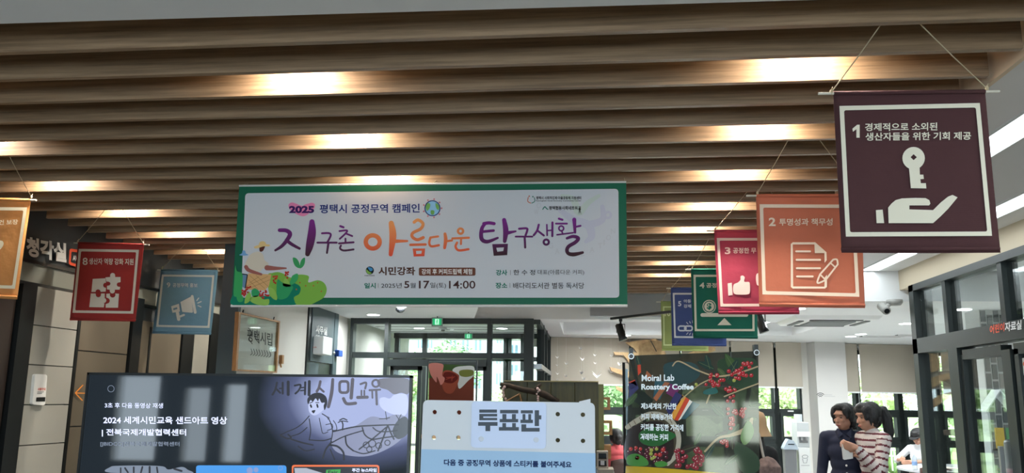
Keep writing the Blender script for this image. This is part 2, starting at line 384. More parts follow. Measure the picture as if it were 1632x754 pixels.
for k in range(4): lwbox(MB(), y_f+.01, y_g, .02+.6*k, .61+.6*k-.01, 0, .03).build('panel', M_pale, wl)
lwbox(MB(), y_g+.01, 9.5, 0, 2.5, 0, .05).build('frame', M_black, wl)
lwbox(MB(), 4.9, y_a-.17, 0, 2.4, 0, .02).build('panel', mat('dark_brown_door', rgb(40, 30, 24), .5), wl)
box('wall_left', -9, -4.3, 9.6, 9.8, 0, 3.4, M_slate)['kind'] = 'structure'
# white wall of the corridor with its teal end
YA, YB = 7.2, 10.6; XW = -3.05
w2 = struct(MB().box(XW-.16, XW, YA, 14.4, 0, 3.32).build('wall_left', M_wall))
box('end_panel', XW-.16, XW+.002, YA-.06, YA, 0, 3.3, M_slate, w2)
struct(box('wall_left', -9, XW-.16, 10.4, 10.5, 0, 3.4, M_slate))
WP = PXp(XW+.0); WP = Plane((XW, 0, 0), (1, 0, 0))
def wy(px): return WP(px, 560).y
for (a, b, z0, z1, m, d, nm) in ((487, 491, 0, 2.6, M_black, .02, 'frame'), (491, 531, 1.99, 2.6, M_slate, .03, 'panel'), (491, 506, 0, 1.98, M_slate, .02, 'panel'), (527, 533, 0, 2.6, M_slate, .035, 'frame')):
    box(nm, XW, XW+d, wy(a), wy(b), z0, z1, m, w2)
dr = struct(box('door_1', XW, XW+.012, wy(506.5), wy(527), 0, 1.98, mat('black_door', rgb(10, 11, 12), .4)))
for z0, z1 in ((.5, 1.1), (1.12, 1.42), (1.44, 1.6)): box('shelf_panel', XW+.02, XW+.04, wy(497), wy(507), z0, z1, mat('shelf_grey', rgb(90, 90, 84), .6), w2)
# ---- window wall, turned a little to the room
TH = math.atan(.235); U = Vector((math.cos(TH), math.sin(TH), 0)); W0 = Vector((-.65, 13.7, 0)); WNn = Vector((math.sin(TH), -math.cos(TH), 0))
WW = Plane(W0, WNn)
def ww(u, z, d=0.0): return W0+U*u+Vector((0, 0, z))+WNn*d       # d towards the room
def wu(px, py=620): return (WW(px, py)-W0).dot(U)
def wwbox(mb, u0, u1, z0, z1, d0, d1):
    return mb.add([ww(u, z, d) for u in (u0, u1) for d in (d0, d1) for z in (z0, z1)], [(0, 1, 3, 2), (4, 6, 7, 5), (0, 4, 5, 1), (2, 3, 7, 6), (0, 2, 6, 4), (1, 5, 7, 3)])
UMAX = 12.9
struct(wwbox(MB(), -.2, UMAX, 2.45, 3.4, -.22, -.10).build('wall_far', M_wall))
ucol0, ucol1 = wu(1289), wu(1337)
struct(wwbox(MB(), ucol0, ucol1, 0, 2.6, 0, .28).build('wall_far', mat('column_white', rgb(192, 190, 186), .8, vary=.02)))
struct(wwbox(MB(), wu(1278), ucol0, 0, 2.6, -.1, .0).build('wall_far', M_wall))
mull = [0.0, wu(925), wu(1003), wu(1083), wu(1163), wu(1238), wu(1279), ucol1, wu(1368), wu(1435), wu(1498), wu(1560), wu(1640), wu(1640)+1.2, wu(1640)+2.4, wu(1640)+3.6]
zr = [0.06, 1.0, 1.46, 2.5]
nwin = 0
for k in range(len(mull)-1):
    a, b = mull[k], mull[k+1]
    if k == 6: continue
    nwin += 1
    wf = MB()
    for u in (a, b): wwbox(wf, u-.045, u+.045, 0, 2.5, -.14, -.02)
    for z in (.04, .96, 1.46, 2.46): wwbox(wf, a, b, z-.035, z+.035, -.13, -.03)
    t = struct(wf.build('window_%d' % nwin, M_frame))
    for z0, z1 in ((.075, .925), (.995, 1.425)):     # opening sashes in the lower lights
        s = MB(); wwbox(s, a+.05, a+.10, z0, z1, -.11, -.01); wwbox(s, b-.10, b-.05, z0, z1, -.11, -.01); wwbox(s, a+.1, b-.1, z1-.05, z1, -.11, -.01); wwbox(s, a+.1, b-.1, z0, z0+.05, -.11, -.01)
        so = s.build('sash', M_frame, t)
        wwbox(MB(), a+.1, b-.1, z0+.05, z1-.05, -.075, -.07).build('pane', M_glass, so)
    wwbox(MB(), a+.045, b-.045, 1.495, 2.42, -.08, -.075).build('pane', M_glass, t)
    wwbox(MB(), (a+b)/2-.05, (a+b)/2+.05, 1.45, 1.47, -.01, .0).build('latch', M_white, t)
# ---- storefront of the children's room on the right
XS = 3.12; SP = Plane((XS, 0, 0), (-1, 0, 0))
def sy(px, py=600): return SP(px, py).y
yC = sy(1456, 460); zTop = SP(1456, 456).z
zh1 = SP(1632, 510).z; zh0 = SP(1632, 541).z
struct(box('wall_right', XS-.02, XS+.12, 1.5, 8.6, zTop, 2.9, M_beige))
struct(box('wall_right', XS-.02, 3.3, -5, 2.5, 0, 2.9, M_beige))
sf = MB()
sf.box(XS-.05, XS+.09, 2.5, yC, zTop-.06, zTop)           # head
sf.box(XS-.05, XS+.09, 2.5, yC, zh0, zh1)                 # transom band
sf.box(XS-.05, XS+.12, yC-.11, yC, 0, zTop)               # end post
wn2 = struct(sf.build('window_40', M_frame))
cuts = [yC-.11, sy(1513, 480), sy(1603, 450), 4.6, 3.6, 2.5]
for k in range(len(cuts)-1):
    if k: box('mullion', XS-.04, XS+.08, cuts[k]-.035, cuts[k]+.035, zh1, zTop-.06, M_frame, wn2)
    box('pane', XS+.0, XS+.008, cuts[k+1]+.035, cuts[k]-.035, zh1, zTop-.06, M_glass, wn2)
yj = sy(1528, 650); yj2 = sy(1543, 650); yk = sy(1611, 650); yk2 = sy(1625, 650)
box('mullion', XS-.05, XS+.1, yj2, yj, 0, zh0, M_frame, wn2)
box('pane', XS, XS+.008, yj, yC-.11, .1, zh0, M_glass, wn2); box('rail', XS-.04, XS+.08, yj, yC-.11, 0, .1, M_frame, wn2)
dd = MB().box(XS-.03, XS+.05, yk2, yk, 0, zh0-.06).box(XS-.03, XS+.05, yj2-.05, yj2, 0, zh0-.06).box(XS-.03, XS+.05, yk, yj2-.05, zh0-.1, zh0-.02).box(XS-.03, XS+.05, yk, yj2-.05, 0, .12)
d2 = struct(dd.build('door_2', M_frame)); box('pane', XS+.005, XS+.013, yk, yj2-.05, .12, zh0-.1, M_glass, d2)
box('handle', XS-.08, XS-.05, yk+.06, yk+.09, .8, 1.3, M_brass, d2)
dd = MB().box(XS-.02, XS+.06, 2.6, 2.7, 0, zh0-.06).box(XS-.02, XS+.06, yk2-.1, yk2-.04, 0, zh0-.06).box(XS-.02, XS+.06, 2.7, yk2-.04, zh0-.1, zh0-.02).box(XS-.02, XS+.06, 2.7, yk2-.04, 0, .12)
d3 = struct(dd.build('door_3', M_frame)); box('pane', XS+.01, XS+.018, 2.7, yk2-.1, .12, zh0-.1, M_glass, d3)
t = thing('room_sign', (XS-.06, sy(1600, 525), zh0+.05), 'orange and white raised letters on the dark band over the glass doors', 'sign')
SP2 = Plane((XS-.062, 0, 0), (-1, 0, 0))
f8 = view(1420, 380, 2.014)
Text(SP2, 0).put('어린이', 1577.5, 519, 1600.5, 533, .02, 5).build(mat('orange_letter', rgb(225, 80, 40), .5), t)
Text(SP2, 0).put('자료실', 1601.5, 514, 1628, 529, .02, 4).build(M_white, t)
# ---- glazed entrance lobby
VY = 10.55; VP = PYp(VY)
def vx(px, py=560): return VP(px, py).x
vz = lambda px, py: VP(px, py).z
zt0 = vz(700, 571); zt1 = vz(700, 562)
vf = MB().box(vx(557), vx(850), VY, VY+.12, 2.53, 2.6).box(vx(557), vx(850), VY, VY+.12, zt0, zt1)
for a, b in ((557, 562), (612, 618), (776, 783), (835, 850)): vf.box(vx(a), vx(b), VY-.01, VY+.13, 0, 2.6)
g = struct(vf.build('window_41', M_frame))
for a, b in ((562, 612), (618, 776), (783, 835)):
    box('pane', vx(a), vx(b), VY+.05, VY+.058, zt1, 2.53, M_glass, g)
for a, b in ((562, 612), (783, 835)): box('pane', vx(a), vx(b), VY+.05, VY+.058, .05, zt0, M_glass, g)
box('door_track', vx(618), vx(776), VY-.04, VY+.15, zt0-.1, zt0-.02, M_frame, g)
n = 3
for a, b in ((622, 672), (726, 776)):
    n += 1
    m_ = MB().box(vx(a), vx(a+5), VY+.03, VY+.07, 0, zt0-.1).box(vx(b-6), vx(b), VY+.03, VY+.07, 0, zt0-.1).box(vx(a), vx(b), VY+.03, VY+.07, zt0-.15, zt0-.1).box(vx(a), vx(b), VY+.03, VY+.07, 0, .1)
    dO = struct(m_.build('door_%d' % n, M_frame)); box('pane', vx(a+5), vx(b-6), VY+.045, VY+.053, .1, zt0-.15, M_glass, dO)
    box('door_rail', vx(a+5), vx(b-6), VY+.02, VY+.04, 1.02, 1.05, M_brass, dO)
# side glazing of the lobby (right) and outer glazing
sg = MB().box(-.66, -.58, VY+.12, 13.7, 2.54, 2.6).box(-.66, -.58, VY+.12, 13.7, 0, .08)
for y in (11.5, 12.4, 13.6): sg.box(-.67, -.57, y, y+.07, 0, 2.6)
sg_ = struct(sg.build('window_42', M_frame)); box('rail', -.66, -.56, VY+.12, 13.7, 1.98, 2.04, M_brass, sg_)
for a, b in ((VY+.13, 11.5), (11.57, 12.4), (12.47, 13.6)): box('pane', -.625, -.617, a, b, .08, 2.54, glass('smoked_glass', (.12, .16, .16, 1), .1), sg_)
OY = 13.0; OP = PYp(OY); ox = lambda px: OP(px, 560).x
og = MB().box(-3.0, -.66, OY, OY+.1, 2.52, 2.6).box(-3.0, -.66, OY, OY+.1, OP(700, 575).z, OP(700, 568).z).box(-3.0, -.66, OY, OY+.1, 0, .08)
for px in (600, 632, 676, 806, 811, 833): og.box(ox(px)-.035, ox(px)+.035, OY, OY+.1, 0, 2.6)
og_ = struct(og.build('window_43', M_frame))
e = [-3.0]+[ox(p) for p in (600, 632, 676, 806, 833)]
for k in range(5): box('pane', e[k]+.035, e[k+1]-.035, OY+.04, OY+.048, .08, 2.52, M_glass, og_)
box('rail', e[3], e[4], OY-.02, OY+.03, 1.0, 1.06, mat('wood_rail', rgb(150, 120, 90), .5), og_)
for k in range(5): 
    y = 10.9+k*.45; box('trim_%d' % (k+2), -3.0, -.68, y, y+.008, 2.594, 2.6, mat('joint_grey', rgb(120, 122, 122), .8))['kind'] = 'structure'
exec_later = []
#@@PART2
# ================================================================== CEILING FITTINGS
M_strip = mat('lit_diffuser', (.9, .95, 1, 1), .5, emit=(.86, .95, 1, 1), es=3.2)
for nm, x0, x1, y1, lb in (('a', 1.97, 2.14, 8.2, 'long recessed strip light in the grey ceiling nearer the slats'), ('b', 2.71, 2.88, 8.5, 'long recessed strip light in the grey ceiling nearer the glass shopfront')):
    t = thing('strip_light', ((x0+x1)/2, 5, 2.9), lb, 'ceiling light', 'strip lights in the ceiling on the right')
    box('diffuser', x0, x1, -2, y1, 2.893, 2.899, M_strip, t)
    MB().box(x0-.008, x0, -2, y1, 2.888, 2.9).box(x1, x1+.008, -2, y1, 2.888, 2.9).box(x0-.008, x1+.008, y1, y1+.008, 2.888, 2.9).build('trim', M_white, t)
    l = lamp('strip_glow', 'AREA', (0, -1.9+ (y1+2)/2-5+2-.1, -.012), (0, 0, 0), 26, (.9, .96, 1), shape='RECTANGLE', size=.15, size_y=y1+1.9); l.parent = t
M_d2 = mat('cool_lamp_disc', (1, 1, 1, 1), .5, emit=(.98, 1, 1, 1), es=9)
CP = PZp(2.6)
for (px, py), lb, e in (((595, 501), 'round recessed downlight in the low ceiling just behind the big banner', 20), ((1443, 515), 'large round downlight nearest the glass shopfront', 40), ((1372, 532), 'round downlight in the far ceiling right of the white column', 40),
                     ((1318, 545), 'round downlight in the far ceiling directly before the white column', 6), ((1442, 544), 'small round downlight at the far blinds beside the shopfront', 30), ((1216, 513), 'round downlight behind the second black spotlight', 30), ((1272, 491), 'round downlight just below the bottom hem of the orange banner', 30), ((995, 538), 'small downlight in the far soffit below the first black spotlight', 10)):
    P = CP(px, py); P.y = min(P.y, 13.2); recessed((P.x, P.y, 2.597), lb, 'cool round downlights in the far ceilings', e*1.05, .075, (.92, .98, 1), M_d2, .012, 170, .004)
for x, y, lb in ((5.0, 7.2, 'round ceiling lamp seen through the top panes of the shopfront'), (7.5, 9.0, 'second ceiling lamp inside the glazed room'), (8.5, 6.0, 'third ceiling lamp inside the glazed room, nearest the photographer')):
    recessed((x, y, 2.89 if y < 8.6 else 2.597), lb, 'lamps in the glazed room', 45, .12, (.92, .98, 1), M_d2, .012, 170, .004)
t = thing('panel_light', (5.6, 10.0, 2.595), 'square ceiling light panel seen through the first upper pane of the shopfront', 'ceiling light')
box('diffuser', 5.0, 6.2, 9.8, 10.3, 2.588, 2.594, M_strip, t); MB().box(4.97, 5.0, 9.77, 10.33, 2.584, 2.6).box(6.2, 6.23, 9.77, 10.33, 2.584, 2.6).box(5, 6.2, 9.77, 9.8, 2.584, 2.6).box(5, 6.2, 10.3, 10.33, 2.584, 2.6).build('trim', M_white, t)
for x, y, z in ((-2.0, 9.0, 2.597), (-1.2, 12.0, 2.597), (-2.4, 12.0, 2.597), (.6, 12.2, 2.797), (2.2, 12.2, 2.797), (1.4, 11.5, 2.797)):  # extra lamps added only to brighten the far ceilings
    recessed((x, y, z), ('added fill downlight over the far hall, %s' % {9.0: 'before the glass entrance', 12.0: 'inside the glass lobby at its '+('right' if x > -2 else 'left')}[y]) if z < 2.7 else 'added fill downlight in the sunken ceiling tray, '+('nearest the slats' if y < 12 else 'left at the back' if x < 1 else 'right at the back'), 'added fill lamps of the far hall behind the banners' if z < 2.7 else 'added fill lamps in the ceiling tray', 32, .075, (.92, .98, 1), M_d2, .012, 170, .004)
# air conditioner cassette
P = CP(1318, 509); t = thing('air_conditioner', (P.x, P.y, 2.6), 'white four-way air conditioner cassette in the ceiling under the orange banner', 'air conditioner')
x, y = P.x, P.y
bevel(MB().add([(x-.46, y-.46, 2.555), (x+.46, y-.46, 2.555), (x+.46, y+.46, 2.555), (x-.46, y+.46, 2.555), (x-.5, y-.5, 2.6), (x+.5, y-.5, 2.6), (x+.5, y+.5, 2.6), (x-.5, y+.5, 2.6)],
        [(3, 2, 1, 0), (0, 1, 5, 4), (1, 2, 6, 5), (2, 3, 7, 6), (3, 0, 4, 7)]).build('panel', M_white, t), .01)
for k in range(11): box('grille_slat', x-.26, x+.26, y-.26+.05*k, y-.235+.05*k, 2.540, 2.556, mat('grille_grey', rgb(120, 124, 124), .5), t)
for a in (0, 1, 2, 3):
    s, c_ = (1 if a % 2 else -1), a//2
    b = (x-.3, x+.3, y+s*.38-.03, y+s*.38+.03) if c_ else (x+s*.38-.03, x+s*.38+.03, y-.3, y+.3)
    box('vent_flap', *b, 2.545, 2.556, mat('vent_dark', rgb(60, 62, 62), .5), t)
for (px, py, hw) in ((1405, 536, .3), (1468, 534, .35)):
    P = CP(px, py); tt = thing('air_vent', (P.x, P.y, 2.6), 'slim slot air vent in the far ceiling ' + ('between the downlights' if px < 1420 else 'next to the shopfront post'), 'air vent', 'slot vents')
    MB().box(P.x-hw, P.x+hw, P.y-.09, P.y-.06, 2.585, 2.6).box(P.x-hw, P.x+hw, P.y+.06, P.y+.09, 2.585, 2.6).build('frame', M_white, tt); box('slot', P.x-hw, P.x+hw, P.y-.06, P.y+.06, 2.594, 2.6, mat('vent_dark'), tt)
# security camera on the ceiling
P = CP(1422, 478); t = thing('security_camera', tuple(P), 'grey bullet security camera under the ceiling edge left of the shopfront', 'camera')
x, y = P.x, P.y
MB().lathe((x+.02, y, 2.6), [(.075, 0), (.075, -.03), (.055, -.055), (.02, -.06)], 18).build('mount', mat('camera_grey', rgb(150, 150, 145), .5), t, True)
MB().tube([(x-.02, y, 2.56), (x-.07, y-.02, 2.53)], .02).build('arm', mat('camera_grey'), t)
MB().tube([(x-.09, y+.06, 2.545), (x-.09, y-.08, 2.485), (x-.09, y-.09, 2.48)], [.04, .042, .035], 14).build('housing', mat('camera_grey'), t, True)
MB().tube([(x-.09, y-.088, 2.482), (x-.09, y-.094, 2.479)], .026, 12).build('lens', M_black, t)
P = CP(638, 487); t = thing('dome_camera', tuple(P), 'small black dome camera under the low ceiling below the big banner', 'camera')
MB().lathe((P.x, P.y, 2.6), [(.07, 0), (.07, -.02), (.055, -.03)], 18).build('base', M_white, t, True)
MB().lathe((P.x, P.y, 2.57), [(.053, 0), (.05, -.025), (.03, -.045), (.005, -.052)], 18).build('dome', mat('dome_black', rgb(15, 16, 18), .15), t, True)
P = CP(706, 522.5); t = thing('smoke_detector', (P.x, P.y, 2.6), 'small round smoke detector on the lobby ceiling behind the glass', 'smoke detector')
MB().lathe((P.x, P.y, 2.6), [(.06, 0), (.06, -.02), (.04, -.03)], 16).build('base', M_white, t, True); MB().lathe((P.x, P.y, 2.57), [(.03, 0), (.025, -.02)], 12).build('sensor', mat('camera_grey'), t, True)
# spotlights on a black track
def spot(px, py, lb, yaw):
    P = PZp(2.57)(px, py); t = thing('track_spotlight', (P.x, P.y, 2.57), lb, 'spotlight', 'black track spotlights')
    x, y, z = P.x, P.y, 2.57
    box('adapter', x-.02, x+.02, y-.02, y+.02, z-.03, z, M_black, t)
    MB().tube([(x, y, z-.03), (x, y, z-.07)], .012).box(x-.052, x-.046, y-.015, y+.015, z-.17, z-.06).box(x+.046, x+.052, y-.015, y+.015, z-.17, z-.06).box(x-.052, x+.052, y-.015, y+.015, z-.068, z-.06).build('yoke', M_black, t)
    d = Vector((math.sin(yaw)*.5, -.15, -1)).normalized(); c = Vector((x, y, z-.15))
    MB().tube([c-d*.09, c-d*.085, c+d*.06, c+d*.11], [.038, .045, .045, .052], 18).build('head', M_black, t, True)
    MB().tube([c+d*.1, c+d*.108], .045, 16).build('lens', mat('lens_grey', rgb(70, 72, 75), .2), t)
t1 = PZp(2.57)(975, 510); t2 = PZp(2.57)(1070, 499)
tk = MB(); tk.hexa([(t1.x-.02, t1.y-.02, 2.57), (t2.x-.02, t2.y-.02, 2.57), (t2.x+.0, t2.y+.02, 2.57), (t1.x+0, t1.y+.02, 2.57)], (0, 0, .028))
tag(tk.build('light_track', M_black), 'thin black lighting track running under the grey beam', 'light track')
spot(989, 508.5, 'black cylinder spotlight at the left end of the track', .6)
spot(1211, 491, 'black cylinder spotlight hanging beneath the crimson banner', .7)
# exit signs
def exit_sign(px0, px1, py0, py1, Y, lb):
    p = PYp(Y); a = p(px0, py0); b = p(px1, py1); t = thing('exit_sign', ((a.x+b.x)/2, Y, b.z), lb, 'exit sign', 'green exit signs')
    bevel(box('housing', a.x, b.x, Y, Y+.03, b.z, a.z, mat('sign_grey', rgb(120, 140, 130), .5), t), .004)
    w_, h_ = b.x-a.x, a.z-b.z
    box('face', a.x+w_*.1, b.x-w_*.1, Y-.002, Y, b.z+h_*.14, a.z-h_*.14, mat('exit_green', rgb(20, 150, 90), .4, emit=rgb(30, 190, 120), es=.55), t)
    box('lit_panel', a.x+w_*.32, b.x-w_*.32, Y-.003, Y-.002, b.z+h_*.18, a.z-h_*.18, mat('exit_pale', rgb(200, 245, 220), .4, emit=rgb(180, 250, 215), es=.8), t)
    cx, cy = (px0+px1)/2, (py0+py1)/2; s = (px1-px0)/17
    layer('running_figure', [disc(cx+.5*s, cy-3*s, 1.0*s, n=10), stroke([(cx+.2*s, cy-1.6*s), (cx-.3*s, cy+1*s)], 1.2*s), stroke([(cx-.3*s, cy+1*s), (cx+1.2*s, cy+2*s), (cx+1*s, cy+4*s)], .8*s), stroke([(cx-.3*s, cy+1*s), (cx-1.2*s, cy+3.4*s)], .8*s), stroke([(cx-1.6*s, cy-.5*s), (cx, cy-1.4*s), (cx+1.7*s, cy)], .7*s)], p, .005, mat('exit_green'), t)
    MB().tube([((a.x+b.x)/2, Y+.015, a.z), ((a.x+b.x)/2, Y+.015, 2.6)], .008).build('hanger', M_black, t)
exit_sign(688, 705, 506, 520, 10.3, 'green running figure exit sign at the top of the glass entrance')
exit_sign(740, 753, 531, 541, 12.7, 'smaller green exit sign further back inside the lobby')

# ================================================================== HANGING BANNERS
def gz(x, y): return (x, y)
def hang(Y, tl, tr_, br, bl, name_col, color, lb, cords, rod, frame=None, fw=0.0, lite=(214, 208, 190), grp='fabric banners of fair trade principles'):
    p = PYp(Y); A, B, C_, D = p(*tl), p(*tr_), p(*br), p(*bl)
    t = thing('hanging_banner', ((A.x+B.x)/2, Y, (A.z+B.z)/2), lb, 'banner', grp)
    # cloth: grid with a soft wave only in its hem, thin but solid
    nx, nz = 14, 16; vs = []; fs = []; rnd = random.Random(int(Y*100))
    ph = rnd.random()*6
    for j in range(nz+1):
        v = j/nz
        for i in range(nx+1):
            u = i/nx; P = (A*(1-u)+B*u)*(1-v)+(D*(1-u)+C_*u)*v
            vs.append(P+Vector((0, .003+.006*math.sin(ph+u*5+v*2)*v**2, 0)))
    for j in range(nz):
        for i in range(nx): k = j*(nx+1)+i; fs.append((k, k+nx+1, k+nx+2, k+1))
    g_l = sum(color[:3])/3; color = tuple(.80*(.86*c_+.14*g_l) for c_ in color[:3])+(1,)
    m = fabric('cloth_'+name_col, color)
    o = mk('cloth', vs, fs, m, t, True); s = o.modifiers.new('thick', 'SOLIDIFY'); s.thickness = .0015; s.offset = 1 if True else 0
    # top and bottom sleeves
    for (L_, R_, sg, nm) in ((A, B, -1, 'top_sleeve'), (D, C_, 1, 'bottom_sleeve')):
        h = .028; off = Vector((0, 0, sg*h/2+(0 if sg > 0 else .004)))
        ring_ = []
        MB().tube([L_+off+Vector((0.001, 0, 0)), R_+off-Vector((.001, 0, 0))], .008, 10).build(nm, m, t, True)
        vs2 = []
    a, b = rod; du = (B-A).normalized(); la = abs(p(*a).x-A.x); lb_ = abs(p(*b).x-B.x); zo = Vector((0, 0, -.010))
    MB().tube([A+zo-du*la, A+zo+du*.01], .0055, 8).build('rod_end', M_rod, t); MB().tube([B+zo-du*.01, B+zo+du*lb_], .0055, 8).build('rod_end', M_rod, t)
    for (s0, s1) in cords:
        q0 = p(*s0); q1 = PZp(2.9)(*s1); k_s = max(0, round((q1.y-LY0)/LSP)); q1 = PYp(LY0+k_s*LSP-.014+SL*q1.x)(*s1); q1.z = 2.93
        MB().tube([q0, q0.lerp(q1, .5)+Vector((0, 0, -.004)), q1], .0022, 6).build('cord', M_cord, t)
        MB().ball(q0, (.007, .007, .012), 7, 5).tube([q0, q0+Vector((.006, 0, .022))], .0018, 5).build('knot', M_cord, t)
    if frame: layer('border', [qframe(*frame, fw, fw*.5)], p, .004, pmat(*lite), o)
    return o, p
# --- banner 1
v1 = view(1300, 120, 2.512)
t, p = hang(3.13, (1328, 145), (1570, 142), (1594, 403), (1341, 403), 'maroon', rgb(84, 52, 54, 1.25), 'large dark maroon banner with a key above an open hand, nearest on the right',
            [((1325, 147), (1415, 40)), ((1573, 141), (1453, 38))], ((1304, 149), (1593, 146)), (v1(95, 123), v1(657, 111), v1(706, 643), v1(121, 646)), 7)
Li = pmat(214, 208, 190)
Text(p, .004).vput(v1, '경제적으로 소외된', 197, 192, 487, 224, .02, 3).vput(v1, '생산자들을 위한 기회 제공', 199, 230, 622, 262, .02, 4).build(Li, t)
layer('number', [[[(147, 214), (166, 198), (176, 198), (176, 250), (163, 250), (163, 216), (149, 226)]]], p, .004, Li, t, v1)
layer('key_emblem', [[arc(392, 332, 45), [(380, 328), (392, 316), (405, 328), (392, 340)]], [[(373, 365), (416, 365), (417, 398), (431, 398), (433, 415), (419, 416), (421, 432), (441, 432), (443, 453), (381, 452)]]], p, .004, Li, t, v1)
layer('hand_emblem', [quad((241, 540), (268, 538), (274, 592), (244, 592)), [[(290, 530), (303, 514), (320, 500), (345, 493), (400, 491), (440, 492), (455, 500), (459, 514), (454, 521), (375, 521), (375, 537), (470, 540), (500, 510), (530, 486), (548, 479), (568, 489), (530, 535), (500, 565), (470, 592), (292, 592)]]], p, .004, Li, t, v1)
# --- banner 2
v2 = view(1020, 300, 2.9)
t, p = hang(4.42, (1205, 309), (1372, 309), (1379, 491), (1210, 489), 'orange', rgb(214, 116, 82, 1.2), 'orange banner with a paper and pencil, second in the right-hand row',
            [((1207, 308), (1262, 228)), ((1371, 308), (1300, 227))], ((1189, 311), (1378, 309)), (v2(553, 74), v2(992, 76), v2(1014, 502), v2(566, 491)), 5.5, (222, 205, 185))
L2 = pmat(222, 205, 185)
Text(p, .004).vput(v2, '2', 595, 136, 627, 175, .03).vput(v2, '투명성과 책무성', 643, 140, 890, 173, .02, 1).build(L2, t)
layer('paper_emblem', [[[v for v in ((810, 250), (706, 250), (697, 258), (697, 456), (706, 464), (855, 464), (864, 456), (864, 400), (854, 412), (852, 455), (708, 454), (706, 260), (806, 260), (808, 300), (852, 300), (853, 345), (863, 333), (862, 296))]], [[(812, 258), (858, 297), (812, 297)], [(820, 272), (820, 290), (842, 290)]]]
      + [stroke(s, 9) for s in (((722, 292), (786, 292)), ((724, 331), (832, 331)), ((725, 370), (832, 370)), ((726, 408), (798, 408)))]
      + [stroke([(832, 398), (893, 330)], 8), stroke([(858, 424), (914, 352)], 8), stroke([(893, 330), (910, 330), (914, 352)], 8), stroke([(832, 398), (820, 438), (858, 424)], 8), stroke([(832, 398), (858, 424)], 7), stroke([(880, 345), (903, 366)], 7)], p, .004, L2, t, v2)
# --- banner 3
t, p = hang(5.91, (1138, 366), (1268, 366), (1274, 501), (1145, 501), 'crimson', rgb(172, 50, 78, 1.3), 'crimson banner with thumbs up hands, third in the right-hand row',
            [((1140, 366), (1197, 305)), ((1267, 366), (1224, 305))], ((1126, 368), (1275, 366)), (v2(355, 230), v2(718, 230), v2(728, 545), v2(372, 547)), 4.2, (214, 190, 180))
L3 = pmat(218, 190, 184)
Text(p, .004).vput(v2, '3', 392, 273, 418, 305, .03).vput(v2, '공정한 무', 430, 275, 537, 301, .02).build(L3, t)
layer('thumb_emblem', [quad((405, 440), (424, 437), (428, 494), (408, 497)), blob([(432, 448), (452, 436), (464, 424), (465, 408), (475, 404), (484, 412), (482, 432), (504, 434), (508, 450), (508, 478), (500, 490), (465, 492), (434, 486)]),
      quad((640, 400), (622, 397), (618, 454), (638, 457)), blob([(614, 408), (594, 396), (582, 384), (581, 368), (571, 364), (562, 372), (564, 392), (542, 394), (536, 410), (538, 438), (546, 450), (581, 452), (612, 446)])], p, .004, L3, t, v2)
# --- banner 4
t, p = hang(7.18, (1101, 428), (1205, 428), (1208, 540), (1105, 539), 'green', rgb(22, 112, 92, 1.3), 'dark green banner with a dollar coin on a balance, fourth in the right-hand row',
            [((1103, 428), (1133, 387)), ((1203, 428), (1165, 385))], ((1092, 429), (1211, 428)), (v2(247, 400), v2(528, 400), v2(530, 661), v2(253, 661)), 3.4, (205, 205, 185))
L4 = pmat(208, 206, 188)
Text(p, .004).vput(v2, '4', 275, 436, 298, 462, .03).vput(v2, '공정', 306, 438, 354, 460, .02).build(L4, t)
layer('coin_emblem', [ring(320, 547, 29, 4), disc(320, 547, 23)], p, .004, L4, t, v2)
Text(p, .0055).vput(v2, '$', 309, 531, 331, 563, .04).build(pmat(22, 112, 92), t, 'dollar_mark')
layer('balance_emblem', [stroke([(288, 586), (492, 586)], 17), quad((390, 600), (423, 633), (390, 633), (358, 633))], p, .004, L4, t, v2)
# --- banner 5
t, p = hang(8.55, (1069, 458), (1156, 458), (1158, 552), (1071, 551), 'blue', rgb(62, 84, 146, 1.3), 'blue banner with a broken chain, fifth in the right-hand row behind the green one',
            [((1071, 458), (1104, 421)), ((1154, 458), (1120, 421))], ((1062, 459), (1162, 458)), (v2(151, 484), v2(383, 484), v2(388, 694), v2(158, 692)), 2.8, (205, 210, 215))
L5 = pmat(206, 212, 222)
Text(p, .004).vput(v2, '5', 176, 522, 191, 546, .03).vput(v2, '아동', 202, 514, 236, 530, .02).vput(v2, '강제', 202, 537, 236, 553, .02).build(L5, t)
layer('chain_emblem', [[rrect(174, 634, 216, 662, 13), rrect(181, 641, 209, 655, 6)], [rrect(203, 634, 245, 662, 13), rrect(210, 641, 238, 655, 6)]]+[stroke(s, 3) for s in (((233, 624), (229, 616)), ((243, 622), (243, 612)), ((222, 628), (215, 620)), ((233, 670), (229, 678)), ((243, 672), (243, 682)), ((222, 668), (215, 676)))], p, .004, L5, t, v2)
# --- banner 10
t, p = hang(10.05, (1053, 480), (1127, 480), (1129, 560), (1055, 559), 'lime', rgb(160, 178, 100, 1.2), 'pale lime green banner, furthest back in the right-hand row',
            [((1055, 480), (1070, 459)), ((1125, 480), (1104, 459))], ((1046, 481), (1133, 480)), (v2(106, 546), v2(306, 546), v2(308, 728), v2(108, 728)), 2.2, (200, 212, 160))
Text(p, .004).vput(v2, '10', 114, 566, 141, 592, .03).build(pmat(206, 214, 172), t)
# --- banner 7
v7 = view(0, 300, 4.19)
t, p = hang(4.99, (-98, 312), (49.5, 316.5), (26, 477), (-122, 470), 'amber', rgb(204, 136, 62, 1.2), 'amber orange banner cut by the left edge of the photograph',
            [((50, 314), (9, 253)), ((-96, 310), (-60, 253))], ((-112, 313), (58, 318)), ((-85, 330), v7(181, 128), v7(100, 672), (-105, 456)), 5, (214, 205, 178))
L7 = pmat(216, 206, 180)
Text(p, .004).vput(v7, '건 보장', -8, 212, 120, 246, .02, 4).build(L7, t)
layer('round_emblem', [blob([(-30, 360), (0, 350), (18, 354), (24, 372), (14, 395), (-4, 412), (-30, 420)])], p, .004, L7, t, v7)
